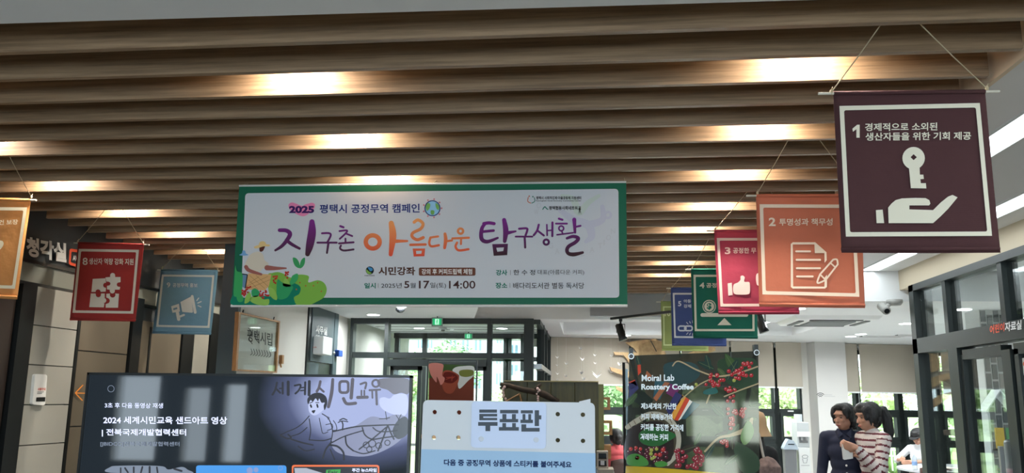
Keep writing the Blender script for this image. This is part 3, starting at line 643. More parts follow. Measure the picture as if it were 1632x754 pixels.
# --- banner 8
v8 = view(0, 374, 1.983)
t, p = hang(6.43, v8(247, 23), v8(455, 28), v8(428, 275), v8(221, 271), 'red', rgb(174, 44, 38, 1.3), 'red banner with white jigsaw pieces, second in the left-hand row',
            [((124, 385), (172, 334)), ((228, 387), (191, 334))], ((118, 386), (238, 388)), (v8(249, 45), v8(439, 48), v8(421, 250), v8(229, 247)), 4, (216, 205, 188))
L8 = pmat(220, 210, 194)
Text(p, .004).vput(v8, '8', 261, 73, 277, 96, .015).vput(v8, '생산자 역량 강화 지원', 281, 74, 422, 94, .02, -2).build(L8, t)
def knobp(x, y, r): return disc(x, y, r, n=14)
layer('jigsaw_emblem', [[[(293, 140), (333, 138), (334, 153)]+arc(334, 160, 8, n=8, a0=-80, a1=-280)+[(335, 168), (334, 180), (318, 181)]+arc(310, 181, 8, n=8, a0=0, a1=-180)+[(302, 181), (289, 181)]],
      [[(333, 135), (348, 134)]+arc(356, 129, 8, n=8, a0=170, a1=370)+[(364, 134), (381, 134), (381, 150)]+arc(376, 158, 7, n=8, a0=-80, a1=-280)+[(380, 166), (378, 174), (363, 174)]+arc(355, 178, 8, n=8, a0=0, a1=180)+[(347, 174), (338, 173), (338, 162)]+arc(343, 155, 6, n=8, a0=90, a1=-90)+[(336, 148)]],
      [[(287, 186), (302, 186)]+arc(311, 190, 8, n=8, a0=180, a1=0)+[(319, 186), (331, 186), (331, 200)]+arc(328, 208, 8, n=8, a0=-90, a1=90)+[(330, 218), (328, 230), (282, 229)]],
      [[(336, 187), (348, 186)]+arc(356, 190, 9, n=8, a0=180, a1=0)+[(364, 186), (376, 187), (373, 231), (334, 231), (334, 220)]+arc(338, 209, 9, n=8, a0=90, a1=-90)+[(336, 198)]]], p, .004, L8, t, v8)
# --- banner 9
v9 = view(200, 360, 2.9)
t, p = hang(7.88, v9(165, 200), v9(428, 203), v9(395, 504), v9(124, 498), 'sky', rgb(112, 166, 194, 1.2), 'light blue banner with a white megaphone, third in the left-hand row',
            [((258, 428), (300, 386)), ((347, 430), (322, 392))], ((251, 430), (350, 428)), (v9(168, 225), v9(411, 228), v9(388, 472), v9(142, 467)), 3.2, (205, 212, 205))
L9 = pmat(212, 218, 212)
Text(p, .004).vput(v9, '9', 191, 262, 207, 285, .012).vput(v9, '공정무역 홍보', 218, 264, 333, 284, .02, -1).build(L9, t)
layer('megaphone_emblem', [[[(254, 352), (300, 328), (304, 332), (312, 398), (308, 402), (262, 398)]], stroke([(308, 326), (322, 400)], 13), [[(211, 372), (247, 360), (252, 396), (217, 402)], [(220, 382), (238, 376), (240, 384), (222, 390)]], stroke([(240, 402), (246, 432)], 15), stroke([(250, 420), (270, 412)], 10), stroke([(330, 345), (338, 334)], 5), stroke([(334, 357), (350, 350)], 5), stroke([(336, 369), (349, 375)], 5)], p, .004, L9, t, v9)

# ================================================================== THE BIG BANNER
YB_ = 4.905; p = PYp(YB_)
tl, tr_, br, bl = (381, 296), (998, 290), (1000, 487.5), (368, 487.5)
A, B, C_, D = p(*tl), p(*tr_), p(*br), p(*bl)
t = thing('event_banner', ((A.x+B.x)/2, YB_, (A.z+B.z)/2), 'wide white event banner with a green border hung below the slatted ceiling', 'banner')
def grid_cloth(name, A, B, C_, D, Y, m, t, nx=40, nz=12, amp=.003):
    vs = []; fs = []
    for j in range(nz+1):
        for i in range(nx+1):
            u, v = i/nx, j/nz; P = (A*(1-u)+B*u)*(1-v)+(D*(1-u)+C_*u)*v; vs.append(P+Vector((0, amp+amp*math.sin(u*23+v*3)*math.sin(v*PI), 0)))
    for j in range(nz):
        for i in range(nx): k = j*(nx+1)+i; fs.append((k, k+nx+1, k+nx+2, k+1))
    return mk(name, vs, fs, m, t, True)
M_vinyl = mat('green_vinyl', rgb(12, 92, 66, 1.3), .55, spec=.3)
sheet_ = grid_cloth('sheet', A, B, C_, D, YB_, M_vinyl, t); t_root = t; t = sheet_
z4 = view(360, 280, 3.4265); z5 = view(680, 280, 3.4265); z6 = view(370, 370, 5.8)
wp = rquad((391, 308), (985.5, 301), (987, 474.5), (384, 474.5), 6)
M_paper = mat('banner_white', rgb(196, 199, 204, 1.25), .7, bump=.22, bscale=2.2, spec=.25)
layer('white_panel', [[wp]], p, .002, M_paper, t)
hem = mat('white_hem', rgb(215, 215, 212, 1.1), .7)
for (a, b, h) in ((A, B, .012), (D, C_, .016)): MB().tube([a+Vector((0, .002, 0)), b+Vector((0, .002, 0))], h/2, 8).build('hem', hem, t)
# title, brush lettering
zt_, zb_ = p(600, 345).z-wloc(t).z, p(600, 408).z-wloc(t).z
PUR = vgrad('ink_purple', rgb(120, 30, 130, 1.3), rgb(52, 26, 28, 1.3), zb_, zt_); ORG = vgrad('ink_orange', rgb(240, 156, 92, 1.25), rgb(214, 74, 48, 1.25), zb_, zt_)
T1 = [stroke([(293, 298), (330, 300), (350, 318), (335, 350), (305, 385), (270, 408)], [20, 22, 24, 22, 18, 12]), stroke([(330, 352), (360, 375), (402, 398)], [18, 18, 14]),
      stroke([(470, 252), (470, 310), (458, 380), (446, 428)], [28, 44, 42, 26]), stroke([(525, 315), (560, 314), (573, 323), (562, 350), (552, 366)], 11), stroke([(500, 366), (605, 366)], 11), stroke([(560, 368), (552, 422)], [13, 11]),
      stroke([(625, 276), (642, 282)], 12), stroke([(620, 303), (660, 299), (655, 314), (622, 345)], 10), stroke([(655, 316), (690, 330)], 10), stroke([(653, 344), (653, 366)], 10), stroke([(618, 370), (697, 364)], 11), stroke([(628, 382), (624, 398), (645, 409), (697, 403)], 11)]
T1b = [stroke([(320, 262), (303, 285), (297, 325), (305, 352), (335, 360), (388, 340)], [16, 20, 22, 22, 20, 12]), stroke([(312, 262), (340, 258), (368, 262)], 18), stroke([(305, 306), (365, 300)], 15), stroke([(423, 242), (432, 300), (426, 358)], [22, 30, 20]), stroke([(435, 314), (486, 304)], [22, 10]),
       [[(358, 374), (444, 372), (440, 434), (366, 438)], [(380, 394), (422, 392), (418, 412), (386, 416)]], stroke([(505, 290), (545, 288), (549, 300), (540, 326)], 12), stroke([(486, 333), (577, 333)], 10), stroke([(535, 334), (538, 392)], 12),
       stroke([(612, 268), (603, 300), (585, 325)], 12), stroke([(605, 300), (640, 327)], 11), stroke([(656, 268), (658, 326)], 9), stroke([(660, 300), (684, 298)], 8), stroke([(687, 256), (686, 330)], 12), ring(653, 363, 14, 12), stroke([(722, 235), (741, 241)], 12), stroke([(706, 262), (766, 262)], 10), ring(735, 288, 13, 9),
       stroke([(738, 304), (744, 320)], 9), stroke([(712, 323), (800, 312)], 9), stroke([(806, 240), (810, 310)], [22, 14]), stroke([(812, 280), (840, 274)], 11), stroke([(766, 342), (800, 332), (828, 342), (812, 364), (776, 386), (766, 408), (776, 426), (806, 430), (852, 420)], [14, 18, 20, 20, 20, 20, 20, 22, 14])]
T2 = [ring(802, 362, 38, 24, 36), stroke([(903, 260), (912, 330), (900, 430)], [28, 38, 22]), stroke([(925, 358), (990, 357)], [20, 12]), stroke([(1028, 254), (1050, 242), (1076, 262), (1064, 290), (1022, 312), (1018, 334), (1045, 350), (1078, 338)], 17), stroke([(1008, 378), (1090, 376)], 14), [[(1020, 398), (1088, 398), (1084, 440), (1026, 442)], [(1038, 411), (1070, 410), (1068, 426), (1040, 428)]]]
T2b = [stroke([(20, 338), (62, 332)], 12), stroke([(20, 340), (14, 368), (26, 386), (66, 380)], 13), stroke([(100, 318), (104, 350), (98, 394)], [16, 20, 16]), stroke([(110, 358), (138, 354)], 12), ring(185, 303, 14, 13), stroke([(140, 343), (230, 339)], 12), stroke([(188, 345), (187, 374)], 11), stroke([(166, 366), (158, 388), (176, 408), (228, 402)], 13)]
for sh_, vw_, ink_ in ((T1[:3], z4, PUR), (T1[3:6], z4, PUR), (T1[6:], z4, PUR), (T2[:3], z4, ORG), (T2[3:], z4, ORG), (T2b[:4], z5, ORG), (T2b[4:], z5, ORG), (T1b[:6], z5, PUR), (T1b[6:9], z5, PUR), (T1b[9:15], z5, PUR), (T1b[15:], z5, PUR)):
    layer('brush_letter', sh_, p, .004, ink_, t, vw_)
navy = pmat(30, 44, 110); brn = pmat(80, 50, 40); dk = pmat(40, 36, 36); tealm = pmat(20, 110, 90)
layer('heart', [blob([(415, 165), (430, 158), (452, 152), (470, 148), (485, 156), (484, 176), (462, 200), (425, 222), (385, 210), (350, 185), (342, 160), (356, 147), (376, 150)])], p, .003, pmat(222, 130, 170), t, z4)
Text(p, .004).vput(z4, '2025', 345, 165, 482, 205, .05).build(pmat(60, 30, 90), t)
Text(p, .004).vput(z4, '평택시 공정무역 캠페인', 512, 157, 1058, 206, .02, 4).build(navy, t)
layer('globe', [disc(1128, 178, 40)], p, .003, pmat(140, 190, 220), t, z4)
layer('globe_outline', [ring(1128, 178, 41, 5)], p, .0045, navy, t, z4)
layer('globe_land', [blob([(1095, 150), (1115, 155), (1112, 178), (1098, 192), (1090, 170)]), blob([(1120, 190), (1138, 192), (1135, 212), (1120, 210)]), blob([(1146, 150), (1164, 165), (1162, 188), (1148, 175)])], p, .0035, pmat(110, 165, 90), t, z4)
layer('globe_children', [disc(1128+50*math.cos(a), 178+50*math.sin(a), 5, n=8) for a in [k*.7 for k in range(9)]], p, .003, pmat(196, 120, 130), t, z4)['kind'] = 'stuff'
layer('leaf_pair', [blob([(366, 448), (385, 452), (400, 475), (402, 505), (380, 495), (368, 472)]), blob([(402, 505), (408, 470), (420, 452), (432, 450), (430, 480), (418, 500)])], p, .003, pmat(60, 150, 90), t, z4)
# class line
layer('seal', [disc(786, 518, 22)], p, .003, pmat(20, 30, 34), t, z4); layer('seal_leaf', [blob([(776, 500), (796, 504), (802, 516), (790, 522), (780, 512)])], p, .0045, pmat(70, 140, 190), t, z4); layer('seal_spot', [blob([(768, 512), (782, 524), (796, 532), (782, 538), (768, 528)])], p, .0045, pmat(130, 170, 80), t, z4)
Text(p, .004).vput(z4, 'FAIRTRADE', 758, 543, 812, 549, .02).build(dk, t)
Text(p, .004).vput(z4, '시민강좌', 833, 498, 1034, 544, .03).build(brn, t)
layer('brown_tag', [[rrect(667.5, 426.5, 757.8, 439.5, 2.5)]], p, .003, pmat(108, 68, 54), t)
Text(p, .0045).put('강의 후 커피드립백 체험', 672, 428.5, 752.5, 437.5, .02).build(pmat(225, 222, 218), t)
Text(p, .004).vput(z4, '일시', 756, 586, 818, 616, .03).build(tealm, t)
Text(p, .004).vput(z4, '2025년', 848, 586, 960, 614, .005).vput(z4, '월', 1006, 586, 1036, 614, .005).vput(z4, '일(토)', 1116, 584, 1202, 618, .005).build(dk, t)
Text(p, .004).vput(z4, '5', 974, 576, 1002, 614, .02).vput(z4, '17', 1054, 574, 1112, 617, .02).vput(z5, '14:00', 122, 574, 266, 617, .01).build(pmat(70, 45, 45), t)
Text(p, .004).vput(z5, '강사', 378, 514, 440, 545, .03).vput(z5, '장소', 376, 584, 440, 616, .03).build(tealm, t)
Text(p, .004).vput(z5, '한 수 정', 474, 514, 592, 543, .012).vput(z5, '대표(아름다운 커피)', 606, 514, 860, 544, .0).vput(z5, '배다리도서관 별동 독서당', 472, 584, 860, 618, .008).build(dk, t)
layer('divider', [quad(z5(456, 516), z5(458, 516), z5(458, 543), z5(456, 543)), quad(z5(454, 586), z5(456, 586), z5(456, 612), z5(454, 612)), quad(z4(831, 588), z4(833, 588), z4(833, 612), z4(831, 612))], p, .004, pmat(90, 90, 92), t)
Text(p, .004).vput(z5, '평택시 사회적경제·마을공동체 지원센터', 598, 113, 844, 130, .03).vput(z5, 'Pyeongtaek Social Economy Community Center', 598, 133, 844, 143, .01).vput(z5, '평택협동사회네트워크', 668, 166, 843, 187, .03).build(dk, t)
layer('logo_figures', [stroke([(555, 118), (552, 140), (568, 150)], 4), disc(560, 112, 4, n=8)], p, .004, pmat(190, 90, 50), t, z5)
layer('logo_figures', [stroke([(588, 120), (590, 140), (574, 150)], 4), disc(580, 115, 4, n=8), stroke([(634, 184), (645, 170), (655, 180), (662, 184)], 5)], p, .004, tealm, t, z5)
# pale emblem in the corner of the white panel
gh = pmat(190, 190, 203); gh2 = pmat(190, 200, 192)
layer('watermark', [stroke([(730, 190), (800, 240), (880, 270), (900, 330), (870, 360)], [26, 40, 46, 40, 20]), stroke([(880, 270), (960, 240), (960, 170)], [40, 36, 24]), ring(990, 215, 16, 14)], p, .0025, gh, t, z5)
layer('watermark', [stroke([(740, 110), (800, 130), (830, 200), (880, 150), (940, 110)], [20, 34, 40, 30, 20])], p, .0025, gh2, t, z5)
w2_ = Text(p, .003)
for ch, x_, y_ in (('W', 586, 185), ('O', 600, 150), ('G', 665, 370), ('A', 700, 400), ('Z', 838, 412), ('A', 890, 392), ('T', 935, 370), ('I', 965, 352), ('O', 980, 325), ('N', 1005, 290)): w2_.vput(z5, ch, x_, y_, x_+(26 if ch != 'I' else 8), y_+30, .02, 4)
w2_.build(pmat(190, 192, 196), t)
# the coffee picker
K = lambda nm, sh, c, off=.004: layer(nm, sh, p, off, pmat(*c), t, z6)
K('bush_light', [blob([(330, 400), (370, 378), (430, 370), (490, 392), (540, 420), (600, 395), (670, 395), (710, 412), (706, 465), (790, 445), (850, 470), (874, 530), (850, 600), (780, 645), (700, 676), (560, 678), (400, 676), (340, 560)])], (120, 172, 70), .003)
K('bush_dark', [blob([(8, 580), (40, 585), (90, 610), (170, 600), (300, 590), (420, 600), (470, 560), (520, 480), (580, 474), (632, 510), (620, 570), (572, 602), (580, 650), (570, 674), (300, 674), (2, 674)])], (14, 118, 92), .0045)
K('grass_blades', [blob([(30, 310), (44, 360), (92, 380), (96, 470), (90, 560), (80, 640), (40, 600), (14, 580), (20, 440)])], (58, 158, 90), .005)
K('shirt', [blob([(240, 180), (282, 205), (300, 260), (336, 290), (322, 330), (280, 340), (256, 366), (190, 360), (150, 320), (118, 315), (130, 270), (170, 205)])], (206, 196, 178), .0045)
K('arm', [stroke([(322, 330), (400, 335), (498, 334)], [48, 34, 14]), stroke([(128, 322), (160, 356), (268, 390)], [36, 34, 22])], (152, 92, 84), .005)
K('face', [blob([(256, 128), (300, 128), (298, 150), (280, 178), (254, 176)])], (86, 46, 38), .005)
K('hat', [blob([(202, 136), (240, 120), (300, 112), (346, 116), (340, 132), (290, 132), (240, 148), (212, 150)]), blob([(250, 122), (256, 92), (282, 84), (304, 92), (310, 116)])], (216, 188, 130), .0055)
K('basket', [[[(150, 380), (240, 384), (362, 392), (340, 500), (300, 540), (120, 530)]]], (206, 164, 112), .0045)
K('basket_weave', [stroke([(160, 400), (300, 520)], 3), stroke([(150, 440), (240, 530)], 3), stroke([(220, 400), (330, 500)], 3), stroke([(130, 500), (330, 410)], 3), stroke([(130, 530), (350, 440)], 3), stroke([(160, 470), (250, 410)], 3)], (150, 108, 66), .0055)
K('strap', [[[(90, 382), (144, 390), (140, 398), (88, 392)]], [[(136, 395), (146, 395), (126, 520), (116, 520)]]], (36, 34, 38), .005)
K('trousers', [[[(84, 392), (136, 396), (120, 520), (84, 500)]]], (104, 136, 164), .0045)
K('cloud', [blob([(66, 212), (90, 196), (96, 172), (118, 172), (128, 198), (150, 210), (110, 218)])], (112, 158, 200), .004)
for q, c_ in (([(420, 440), (470, 470), (560, 500), (540, 560), (500, 610), (430, 620), (410, 560)], (48, 148, 92)), ([(340, 510), (385, 530), (416, 590), (410, 628), (370, 610), (340, 560)], (138, 182, 84)), ([(160, 552), (176, 590), (160, 640), (116, 660), (120, 610), (140, 570)], (138, 182, 84)),
             ([(180, 540), (215, 520), (255, 560), (230, 598), (185, 590)], (48, 148, 92)), ([(500, 425), (525, 460), (542, 498), (500, 506), (468, 490), (480, 440)], (138, 182, 84)), ([(560, 400), (606, 385), (604, 440), (560, 484), (530, 480), (545, 430)], (60, 160, 96)), ([(240, 588), (290, 622), (340, 620), (330, 674), (240, 672), (170, 640), (176, 600)], (138, 182, 84)), ([(50, 560), (100, 600), (96, 640), (60, 645), (42, 610)], (58, 158, 90))):
    K('leaf', [blob(q)], c_, .006)
ch = []
for cx_, cy_, n_ in ((512, 400, 8), (395, 440, 9), (110, 560, 14), (275, 575, 10), (325, 560, 7), (150, 530, 5)):
    for k in range(n_): ch.append(disc(cx_+random.uniform(-20, 20), cy_+random.uniform(-35, 35), 9, n=9))
K('berries', ch, (176, 48, 42), .0065)['kind'] = 'stuff'
K('berries', [disc(x_, y_, 7, n=9) for x_, y_ in ((626, 468), (680, 496), (752, 496), (790, 468), (824, 548), (594, 530))], (180, 90, 50), .005)
t = t_root
for px, py in ((383, 295), (996, 290), (690, 292)):
    q = p(px, py); MB().tube([q, (q.x, 4.99+SL*q.x, 2.93)], .002, 6).build('cord', M_cord, t)
#@@PART3
# ================================================================== THINGS STANDING IN FRONT
# --- television on a stand
YT = 3.0; p = PYp(YT)
a, b = p(140, 592), p(657, 600)
x0, x1, zt = a.x, b.x, (a.z+b.z)/2; zb = zt-(x1-x0)*9/16
t = thing('television', ((x0+x1)/2, YT, 0), 'large flat television showing a sand drawing of a child on a bicycle', 'television')
bevel(box('back_cover', x0+.01, x1-.01, YT+.012, YT+.055, zb+.01, zt-.01, M_black, t), .01)
bz = .009
MB().box(x0, x1, YT-.004, YT+.02, zt-bz, zt).box(x0, x1, YT-.004, YT+.02, zb, zb+bz*1.6).box(x0, x0+bz, YT-.004, YT+.02, zb, zt).box(x1-bz, x1, YT-.004, YT+.02, zb, zt).build('bezel', M_black, t)
ms = bpy.data.materials.new('tv_screen'); ms.use_nodes = True; nt = ms.node_tree; N = nt.nodes; L = nt.links; bs = N['Principled BSDF']
bs.inputs['Base Color'].default_value = (.008, .009, .011, 1); bs.inputs['Roughness'].default_value = .035
tc = N.new('ShaderNodeTexCoord'); mp = N.new('ShaderNodeMapping'); mp.vector_type = 'TEXTURE'
q = p(585, 640); mp.inputs['Location'].default_value = (q.x-wloc(t).x, 0, q.z); mp.inputs['Scale'].default_value = (.42, 1, .25)
gr = N.new('ShaderNodeTexGradient'); gr.gradient_type = 'SPHERICAL'; nz = N.new('ShaderNodeTexNoise'); nz.inputs['Scale'].default_value = 5
ad = N.new('ShaderNodeMath'); ad.operation = 'MULTIPLY_ADD'; ad.inputs[1].default_value = .12; cr = N.new('ShaderNodeValToRGB')
e = cr.color_ramp.elements; e[0].position = .08; e[0].color = rgb(27, 35, 42); e[1].position = .62; e[1].color = rgb(168, 180, 222); k_ = e.new(.38); k_.color = rgb(84, 92, 126)
L.new(tc.outputs['Object'], mp.inputs[0]); L.new(mp.outputs[0], gr.inputs[0]); L.new(tc.outputs['Object'], nz.inputs['Vector']); L.new(nz.outputs[0], ad.inputs[0]); L.new(gr.outputs['Fac'], ad.inputs[2])
L.new(ad.outputs[0], cr.inputs[0]); L.new(cr.outputs[0], bs.inputs['Emission Color']); bs.inputs['Emission Strength'].default_value = 1.0
scr = box('screen', x0+bz, x1-bz, YT, YT+.012, zb+bz*1.6, zt-bz, ms, t)
MB().box((x0+x1)/2-.35, (x0+x1)/2-.29, YT+.06, YT+.1, .08, zt-.2).box((x0+x1)/2+.29, (x0+x1)/2+.35, YT+.06, YT+.1, .08, zt-.2).box((x0+x1)/2-.4, (x0+x1)/2+.4, YT+.05, YT+.06, 1.2, 1.26).box((x0+x1)/2-.4, (x0+x1)/2+.4, YT-.25, YT+.35, 0, .08).build('stand', M_black, t)
t = scr; s1 = view(130, 580, 4.333); s2 = view(390, 580, 4.332)
Wt = emat('screen_text', 206, 214, 246, 1.5); Dk = emat('screen_ink', 30, 30, 40); Dk2 = emat('screen_sand', 84, 80, 92); Md = emat('screen_mid', 104, 108, 138); Lt = emat('screen_light', 186, 196, 232)
Text(p, .0015).vput(s1, '3초 후 다음 동영상 재생', 160, 268, 562, 304, .01, -3).build(Wt, t)
Text(p, .0015).vput(s1, '2024 세계시민교육 샌드아트 영상', 150, 362, 1005, 414, .02, -4).vput(s1, '| 전북국제개발협력센터', 140, 448, 722, 502, .02, -2).build(Wt, t)
Text(p, .0015).vput(s1, '[JBIDCC]전북국제개발협력센터', 130, 536, 676, 572, .012, -2).build(emat('screen_dim', 128, 140, 160), t)
layer('spinner', [ring(203, 172, 22, 3)], p, .0015, emat('screen_dim', 128, 140, 160), t, s1)
S = lambda nm, sh, m, off=.002: layer(nm, sh, p, off, m, t, s2)
S('cloud', [blob([(930, 245), (960, 230), (1000, 240), (1030, 215), (1080, 205), (1120, 220), (1128, 300), (1100, 360), (1000, 340), (940, 300)])], Lt, .001)
S('hill', [blob([(620, 470), (760, 430), (870, 365), (960, 375), (1040, 350), (1120, 370), (1125, 430), (1080, 520), (960, 600), (820, 640), (660, 620), (600, 560)])], emat('screen_hill', 132, 138, 168), .0012)
S('sand', [blob([(930, 105), (1128, 105), (1130, 205), (1080, 200), (1030, 210), (985, 180), (930, 160)])], emat('screen_sandcloud', 104, 104, 116), .001)
S('sand', [blob([(1050, 400), (1100, 365), (1128, 390), (1126, 480), (1060, 520), (1020, 470)])], emat('screen_dusk', 50, 54, 62), .0014)
# drawn title
S('drawn_title', [stroke([(222, 130), (212, 175), (192, 212)], 14), stroke([(215, 170), (245, 200)], 13), stroke([(262, 130), (262, 205)], 14), stroke([(242, 170), (262, 170)], 10), stroke([(300, 125), (300, 212)], 20), stroke([(345, 150), (385, 145), (375, 180), (350, 205)], 13), stroke([(385, 165), (410, 163)], 9), stroke([(386, 185), (410, 183)], 9), stroke([(418, 128), (416, 210)], 15), stroke([(446, 122), (444, 215)], 20)], Dk)
S('drawn_title', [stroke([(522, 122), (512, 165), (498, 190)], 18), stroke([(515, 165), (545, 192)], 15), stroke([(608, 108), (600, 200), (578, 296)], [20, 24, 22]), [rrect(646, 112, 724, 208, 26), rrect(664, 130, 706, 190, 12)], stroke([(745, 108), (735, 235)], 24), stroke([(682, 240), (705, 275), (765, 272)], 22), stroke([(800, 140), (838, 130), (832, 170)], 14), stroke([(806, 185), (806, 215)], 12), stroke([(826, 185), (826, 215)], 12), stroke([(780, 232), (846, 230)], 22), ring(905, 135, 24, 14), stroke([(862, 182), (935, 178)], 14), stroke([(880, 185), (882, 235)], 12), stroke([(908, 185), (912, 280)], 16)], Dk2)
# child, hair, bicycle, tree, wheel lines
S('child_face', [blob([(440, 265), (450, 240), (500, 228), (555, 245), (562, 290), (530, 330), (480, 356), (445, 330)])], Lt, .0022)
S('child_hair', [blob([(438, 280), (434, 240), (470, 206), (520, 200), (560, 225), (570, 270), (552, 320), (545, 290), (552, 268), (530, 268), (515, 240), (505, 258), (490, 238), (470, 262), (455, 250)])], Dk, .0028)
S('line_drawing', [(s_ if s_[0] != 'strip' else s_) for s_ in [stroke([(455, 285), (460, 298)], 12.15), stroke([(500, 282), (504, 298)], 12.15), [blob([(462, 325), (488, 320), (476, 342)])[0]], stroke([(448, 272), (468, 264)], 5.4), stroke([(490, 268), (512, 268)], 5.4),
   stroke([(445, 360), (400, 410), (350, 445), (290, 470), (245, 492)], 6.75), stroke([(245, 492), (290, 515), (320, 510), (300, 488)], 10.8), stroke([(320, 500), (380, 480), (430, 440)], 6.75), stroke([(445, 380), (455, 460), (445, 525)], 6.75), stroke([(445, 525), (540, 530), (598, 515)], 8.1), stroke([(535, 345), (580, 380), (606, 460), (595, 540)], 6.75),
   stroke([(606, 460), (635, 455), (630, 420), (612, 392)], 5.4), stroke([(515, 375), (528, 440), (540, 480), (575, 470)], 5.4), stroke([(560, 420), (600, 415), (605, 445), (570, 460)], 5.4), stroke([(320, 520), (400, 545), (470, 560)], 10.8), stroke([(370, 570), (420, 600), (480, 590)], 8.1), stroke([(600, 540), (560, 590), (540, 650)], 12.15), stroke([(600, 545), (690, 500), (820, 460)], 8.1),
   stroke([(585, 560), (640, 570), (680, 610), (685, 660)], 13.5), stroke([(590, 590), (620, 660)], 8.1), stroke([(675, 455), (678, 420), (672, 400)], 9.45), stroke([(645, 405), (672, 395), (712, 400)], 6.75), stroke([(655, 390), (680, 378), (705, 388)], 8.1), stroke([(610, 468), (760, 435), (900, 425), (1060, 420)], 9.45),
   stroke([(695, 500), (705, 560), (750, 600)], 10.8), stroke([(812, 440), (830, 490), (880, 520), (960, 510), (1040, 500)], 9.45), stroke([(885, 440), (920, 465), (985, 468), (1050, 460)], 8.1), stroke([(985, 430), (960, 500), (920, 600)], 10.8), stroke([(990, 430), (1010, 480), (1030, 520)], 10.8), stroke([(975, 440), (880, 520), (790, 590)], 9.45), stroke([(750, 600), (820, 620), (900, 600)], 8.1),
   ring(880, 550, 24, 6), ring(838, 560, 20, 6), ring(925, 565, 20, 6), ring(985, 545, 18, 6), ring(860, 590, 18, 6), stroke([(930, 380), (970, 378), (1000, 372)], 5.4), stroke([(972, 330), (980, 385)], 5.4), stroke([(1045, 355), (1065, 385)], 5.4), stroke([(1080, 350), (1060, 390)], 5.4)]], Dk, .0032)
layer('play_mark', [[[(572, 360), (590, 374), (572, 388)]]], p, .003, Md, t, s2)
# video tiles along the bottom
zc = lambda y: y
layer('video_tile', [[rrect(312.5, 741.8, 456.5, 790, 4)]], p, .0015, emat('tile_blue', 64, 148, 226), t)
layer('video_tile', [[rrect(465, 741, 604.5, 790, 4)]], p, .0015, emat('tile_orange', 232, 112, 60), t)
layer('tile_picture', [[rrect(467.5, 744, 602, 790, 3)]], p, .0022, emat('tile_dark', 26, 28, 34), t)
layer('tile_picture', [[[(469, 746), (488, 746), (514, 754), (514, 790), (474, 790)]]], p, .003, emat('tile_grey', 170, 176, 190), t)
layer('tile_picture', [[[(520, 749), (543, 748), (542, 756), (519, 757)]]], p, .003, emat('tile_green', 60, 160, 70), t)
Text(p, .0036).put('Fair', 523, 750, 539, 755, .02).build(emat('screen_ink', 30, 30, 40), t)
Text(p, .003).put('주간 뉴스타임', 561, 746.5, 600, 752.5, .03).build(Wt, t)
layer('tile_mark', [ring(447, 746, 3.4, .8), disc(398, 750, 5), disc(408, 749, 4)], p, .0022, emat('tile_mark', 130, 150, 200), t)
layer('video_picture', [blob([(200, 752), (200, 712), (260, 704), (420, 702), (560, 708), (600, 730), (690, 712), (730, 730), (735, 760)])], p, .0012, emat('tile_paper', 120, 132, 150), t, s1)
layer('picture_strokes', [stroke([(270, 720), (270, 750)], 10), stroke([(300, 720), (320, 750)], 12), stroke([(360, 715), (360, 750)], 12), stroke([(420, 712), (410, 750)], 12), stroke([(470, 712), (470, 752)], 14), stroke([(520, 715), (525, 750)], 12), stroke([(640, 725), (690, 740)], 14)], p, .0022, Dk, t, s1)

# --- voting board
YV = 2.6; p = PYp(YV)
def plate(name, loops, plane, off, th, m, parent):
    vs = []; fs = []; L1 = [[plane(*q, off) for q in lp] for lp in loops]; d = plane.n*(-th)
    flat = [v for lp in L1 for v in lp]; n_ = len(flat); vs = flat+[v+d for v in flat]
    tri = tessellate_polygon(L1); fs = [tuple(q) for q in tri]+[tuple(i+n_ for i in reversed(q)) for q in tri]; k = 0
    for lp in L1:
        n2 = len(lp)
        for i in range(n2): fs.append((k+i, k+(i+1) % n2, n_+k+(i+1) % n2, n_+k+i))
        k += n2
    o = mk(name, vs, fs, m, parent); bm = bmesh.new(); bm.from_mesh(o.data); bmesh.ops.recalc_face_normals(bm, faces=bm.faces); bm.to_mesh(o.data); bm.free(); return o
v7b = view(660, 640, 5.44)
holes = [arc(*v7b(x, y), 3.6, n=16) for x, y in ((177, 92), (389, 95), (170, 313), (383, 314), (1245, 110), (1463, 115), (1245, 336), (1464, 342))]
t = thing('voting_board', (-.235, YV, 0), 'white and pale blue voting board with punched holes and a raised title card', 'board')
M_bd = mat('board_white', rgb(196, 198, 202, 1.25), .55); M_bl = mat('board_blue', rgb(150, 180, 208, 1.2), .55)
plate('board', [rquad((674.5, 637.5), (948, 642), (951, 1000), (660, 1000), 9)]+holes, p, 0, .01, M_bd, t)
layer('blue_field', [[[(671.6, 716), (949, 722.5), (951, 999), (661, 999)]]], p, .0006, M_bl, t)
hh = [arc(766.8, 699.7, 4.2, n=16), arc(854.5, 701.2, 4.2, n=16)]
plate('title_card', [rquad((752, 639.6), (871, 642), (870, 715.5), (750.5, 713.5), 7)]+hh, p, .006, .005, mat('card_white', rgb(188, 198, 222, 1.25), .5), t)
R_ = lambda a, b, c_, d: quad((a, b), (c_, b), (c_, d), (a, d))
layer('title', [R_(565, 70, 718, 97), R_(565, 107, 600, 163), R_(600, 107, 720, 130), R_(600, 142, 720, 163), R_(555, 178, 723, 211), R_(618, 211, 660, 257), R_(745, 73, 903, 103), R_(765, 109, 800, 152), R_(848, 109, 882, 152), R_(742, 152, 902, 180), R_(765, 187, 797, 222), R_(850, 187, 882, 222), R_(735, 222, 908, 253),
      R_(925, 76, 1030, 103), R_(940, 109, 965, 160), R_(990, 109, 1015, 160), R_(922, 158, 1030, 187), R_(1045, 76, 1083, 213), R_(1083, 120, 1103, 155), R_(930, 198, 972, 230), R_(930, 229, 1088, 261)], p, .0068, pmat(78, 84, 92), t, v7b)
